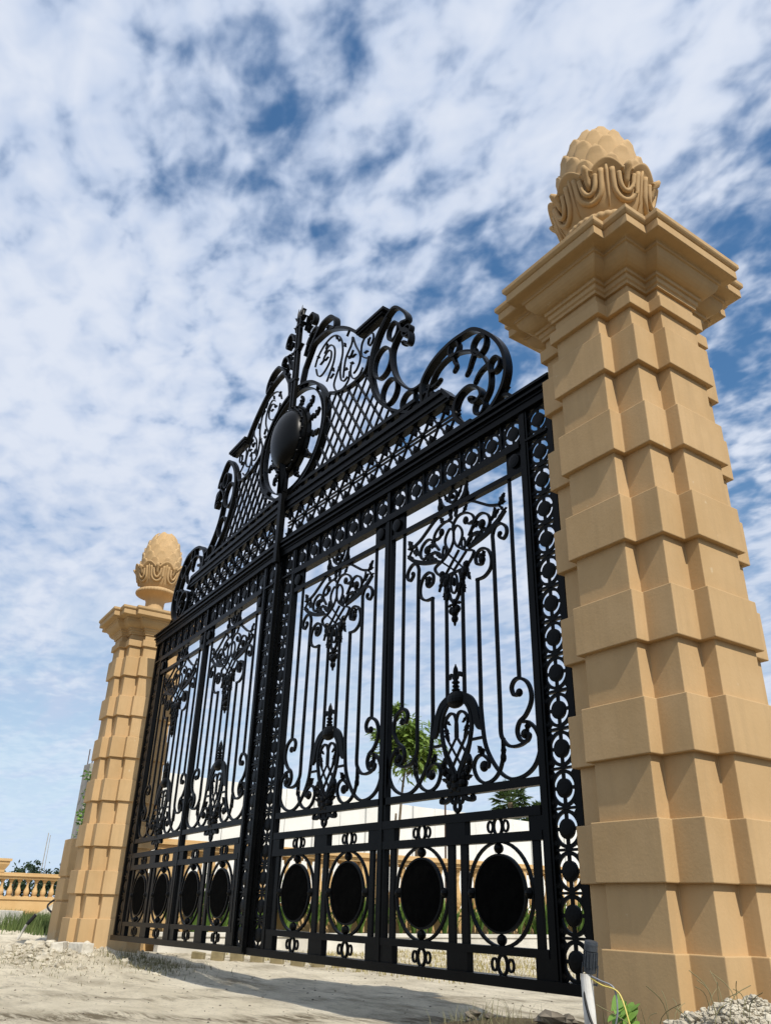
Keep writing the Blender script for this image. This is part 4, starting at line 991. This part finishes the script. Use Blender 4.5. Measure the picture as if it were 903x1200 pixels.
palm(-44.5, 43.4, 8.4, 1.75, 'taller fan palm rising over the white hoarding, seen through the right gate leaf')
palm(-46.3, 48.7, 7.9, 1.3, 'lower fan palm over the hoarding, half hidden by the right gate stile')
palm(-45.0, 46.0, 6.4, 1.4, 'low fan palm with its crown just showing over the hoarding between the other two')
def far_tree(x, y, H, W, spiky, label, n=700):
    r = empty('far_tree', (x, y, -.3)); tag(r, label, 'tree', 'dark trees on the far left horizon')
    b = MB(); b.tube([(0,0,0), (.1,0,H*.5), (0,0,H*.9)], [.18,.13,.04], 7); b.build('trunk', M['bark'], r)
    b = MB(); cl_ = [(U(-.5,.5)*W, U(-.5,.5)*W, H*U(.25,.98)) for _ in range(16)]
    for i in range(n):
        c = random.choice(cl_); k = (1-c[2]/H*.8) if spiky else 1
        p = Vector((c[0]*k+G(0,W*.14), c[1]*k+G(0,W*.14), c[2]+G(0,.35)))
        leafquad(b, p, Vector((G(0,1),G(0,1),G(0,1))), Vector((G(0,1),G(0,1),1)), U(.25,.55), U(.15,.3))
    b.build('crown', M['darkleaf'], r)
for i, (y, H, W, sp, lb) in enumerate(((17.3,3.6,2.4,0,'dark bushy tree just right of the urn'), (19.4,3.5,2.2,0,'dark bushy tree between the urn and the thin masts'), (21.6,3.8,2.1,0,'rounded dark tree in the middle of the horizon row'), (23.3,4.0,.9,1,'slim pointed dark tree in the horizon row'), (25.0,3.5,2.2,0,'dark tree near the right end of the horizon row'), (27.0,3.3,2.0,0,'dark tree nearest the distant pillar'), (15.2,3.2,2.2,0,'dark tree behind the urn at the left edge'))):
    far_tree(-82, y, H, W, sp, lb)
for y, h, lb in ((18.0,6.6,'thin mast above the dark trees, the left one'), (24.6,6.3,'thin mast above the dark trees, the right one')):
    b = MB(); b.tube([(0,0,0), (0,0,h)], .045, 5); b.tube([(0,.3,0), (0,.22,h*.97)], .03, 5); tag(b.build('mast', M['concrete'], None, (-84, y, -.3)), lb, 'mast', 'thin masts on the horizon')

# ------------------------------------------------------------------ kerb, mound and debris at far left
kb = empty('kerb_wall', (-27.0, 2.35, -.45), (0,0,.27)); tag(kb, 'low pale concrete retaining kerb at the left edge by the grass', 'kerb')
b = MB(); b.box(-6.5,0,-.08,.08,-.3,.42); b.build('wall', M['kerb'], kb, bevel=.01)
b = MB(); b.box(-6.5,.05,-.28,-.08,-.3,.08); b.build('footing', M['kerb'], kb, bevel=.01)
N = 24; b = MB(); vv = []; ff = []
for j in range(N+1):
    for i in range(N+1):
        x, y = -29.5+9*(i/N-.5), 4.4+5*(j/N-.5); h = 1.15*math.exp(-(((x+29.5)/2.4)**2+((y-4.9)/1.1)**2)); vv.append((x, y, gh(x, y)-.06+h+.06*noise.noise(Vector((x*2, y*2, 5)))*h))
for j in range(N):
    for i in range(N): a = j*(N+1)+i; ff.append((a, a+1, a+N+2, a+N+1))
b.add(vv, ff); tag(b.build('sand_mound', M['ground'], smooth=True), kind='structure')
b = MB(); b.tube([(0,0,0), (.06,.14,.36)], .035, 8); tag(b.build('broken_pole', M['kerb'], None, (-20.4, .72, -.64)), 'short pale broken pole leaning in debris at the edge of the grass', 'pole')
b = MB(); b.tube([(0,0,0), (.08,.16,.24)], .05, 8); tag(b.build('black_pipe', M['cable'], None, (-20.33, .87, -.27)), 'short black pipe end lying on the broken pole by the grass', 'pipe')
b = MB(); b.tube(cat([(.25*math.cos(t*.5), .1*math.sin(t*.8), .12+.075*t) for t in range(13)], 3), .03, 6); tag(b.build('hose', M['cable'], None, (-22.5, 2.1, -.4)), 'black hose loop hanging at the left edge of the low tan pier', 'hose')
def stalks():
    b = MB()
    for i in range(46):
        x, y = random.gauss(2.15, .40), random.gauss(-1.35, .25); z = gh(x, y)+pile(x, y)*.9; a = random.random()*6.28; l = U(.12,.34); q = U(.1,.9)
        b.tube(cat([(x, y, z-.05), (x+l*.25*q*math.cos(a), y+l*.25*q*math.sin(a), z+l*.5), (x+l*q*math.cos(a), y+l*q*math.sin(a), z+l*U(.65,.9))], 4), .0022, 4)
    return b
tag(stalks().build('dry_stalks', M['weed']), 'dry straw stalks sticking out of the lime rubble heap', 'stalks', kind='stuff')
# ------------------------------------------------------------------ sun, sky, camera
SUN = Vector((math.cos(R(47))*math.cos(R(-10.8)), math.cos(R(47))*math.sin(R(-10.8)), math.sin(R(47))))
sl = bpy.data.lights.new('sun', 'SUN'); sl.energy = 4.0; sl.angle = R(.5); sl.color = (1.0, .94, .84)
so = bpy.data.objects.new('sun', sl); COL.objects.link(so); so.rotation_euler = SUN.to_track_quat('Z', 'Y').to_euler(); so.location = (20, -5, 20)
w = bpy.data.worlds.new('World'); SC.world = w; w.use_nodes = True
nt = w.node_tree; L = nt.links.new; bg = nt.nodes['Background']
def N_(t, **k):
    n = nt.nodes.new(t)
    for a, v in k.items(): setattr(n, a, v)
    return n
sky = N_('ShaderNodeTexSky', sky_type='NISHITA', sun_disc=False); sky.sun_elevation = R(47); sky.sun_rotation = R(98.5); sky.ozone_density = 3.0; sky.air_density = 1.4; sky.dust_density = .3
tc = N_('ShaderNodeTexCoord'); sx = N_('ShaderNodeSeparateXYZ'); L(tc.outputs['Generated'], sx.inputs[0])
def math_(op, a, b=None, clamp=False):
    n = N_('ShaderNodeMath', operation=op); n.use_clamp = clamp
    for i, v in enumerate((a, b)):
        if v is None: continue
        if isinstance(v, (int, float)): n.inputs[i].default_value = v
        else: L(v, n.inputs[i])
    return n.outputs[0]
zc_ = math_('MAXIMUM', sx.outputs['Z'], 0.0)
den = math_('ADD', zc_, .09)
cu = math_('DIVIDE', sx.outputs['X'], den); cv = math_('DIVIDE', sx.outputs['Y'], den)
cb = N_('ShaderNodeCombineXYZ'); L(cu, cb.inputs[0]); L(cv, cb.inputs[1])
def nz(scale, det, rough, dist=0.0, off=(0,0,0), rot=0, st=(1,1,1)):
    mp = N_('ShaderNodeMapping'); mp.inputs['Location'].default_value = off; mp.inputs['Rotation'].default_value = (0,0,rot); mp.inputs['Scale'].default_value = st; L(cb.outputs[0], mp.inputs[0])
    n = N_('ShaderNodeTexNoise'); n.inputs['Scale'].default_value = scale; n.inputs['Detail'].default_value = det; n.inputs['Roughness'].default_value = rough; n.inputs['Distortion'].default_value = dist
    L(mp.outputs[0], n.inputs['Vector']); return n.outputs['Fac']
def rng(f, a, b, c=0.0, d=1.0, smooth=True):
    n = N_('ShaderNodeMapRange'); n.interpolation_type = 'SMOOTHSTEP' if smooth else 'LINEAR'
    n.inputs['From Min'].default_value = a; n.inputs['From Max'].default_value = b; n.inputs['To Min'].default_value = c; n.inputs['To Max'].default_value = d
    L(f, n.inputs['Value']); return n.outputs['Result']
big = nz(1.15, 2, .5, .0, (5.5, 2.2, 0))
wide = nz(.55, 2, .5, .0, (5.5+2.7, 2.2-1.3, 0))
puff = nz(11.5, 3, .5, .25, (1.3, 2.2, 0), R(35), (1, 1.3, 1))
fine = nz(22, 4, .55, .2, (7, 3, 0), R(35), (1, 1.3, 1))
mixd = math_('ADD', math_('ADD', math_('MULTIPLY', big, .42), math_('MULTIPLY', wide, .22)), math_('ADD', math_('MULTIPLY', puff, .34), math_('MULTIPLY', fine, .12)))
# the cloud sheet thickens towards the west
west = math_('MULTIPLY', math_('ADD', math_('MULTIPLY', sx.outputs['X'], .595), math_('MULTIPLY', sx.outputs['Y'], .803)), -.075)
mixd = math_('ADD', mixd, west)
cover = rng(mixd, .425, .565, .08, 1.0)
# thin streaked cloud and haze towards the horizon
low = nz(1.6, 6, .6, .6, (0, 5, 0), R(-20), (1, 3.0, 1))
lowc = rng(low, .36, .66, .62, .97)
fadeh = rng(sx.outputs['Z'], .22, .50)
cov = N_('ShaderNodeMix', data_type='FLOAT'); L(fadeh, cov.inputs['Factor']); L(lowc, cov.inputs['A']); L(cover, cov.inputs['B'])
thick = rng(math_('ADD', math_('MULTIPLY', puff, .5), math_('MULTIPLY', big, .5)), .38, .62)
ccol = N_('ShaderNodeMix', data_type='RGBA'); L(thick, ccol.inputs['Factor']); ccol.inputs['A'].default_value = (4.5, 5.4, 7.1, 1); ccol.inputs['B'].default_value = (6.5, 7.0, 8.0, 1)
hs = N_('ShaderNodeHueSaturation'); hs.inputs['Saturation'].default_value = 1.35; hs.inputs['Value'].default_value = 1.0; L(sky.outputs[0], hs.inputs['Color'])
cx_ = N_('ShaderNodeMix', data_type='RGBA'); L(cov.outputs['Result'], cx_.inputs['Factor']); L(hs.outputs[0], cx_.inputs['A']); L(ccol.outputs['Result'], cx_.inputs['B'])
hz = N_('ShaderNodeMix', data_type='RGBA'); L(rng(sx.outputs['Z'], .0, .26, .85, 0.0), hz.inputs['Factor']); L(cx_.outputs['Result'], hz.inputs['A']); hz.inputs['B'].default_value = (5.3, 6.7, 8.4, 1)
L(hz.outputs['Result'], bg.inputs['Color']); bg.inputs['Strength'].default_value = .1
cd = bpy.data.cameras.new('camera'); cam = bpy.data.objects.new('camera', cd); COL.objects.link(cam)
cd.sensor_fit = 'VERTICAL'; cd.sensor_height = 24; cd.lens = 932.28/1200*24; cd.clip_end = 6000; cd.clip_start = .05
cam.matrix_world = Matrix(((.595189,.344947,.725783,5.20564), (.803202,-.283253,-.524055,-5.87144), (.024809,.894862,-.445652,.36718), (0,0,0,1)))
SC.camera = cam
SC.view_settings.view_transform = 'Standard'; SC.view_settings.look = 'None'; SC.view_settings.exposure = 0.18; SC.view_settings.gamma = 1
SC.view_settings.use_curve_mapping = False
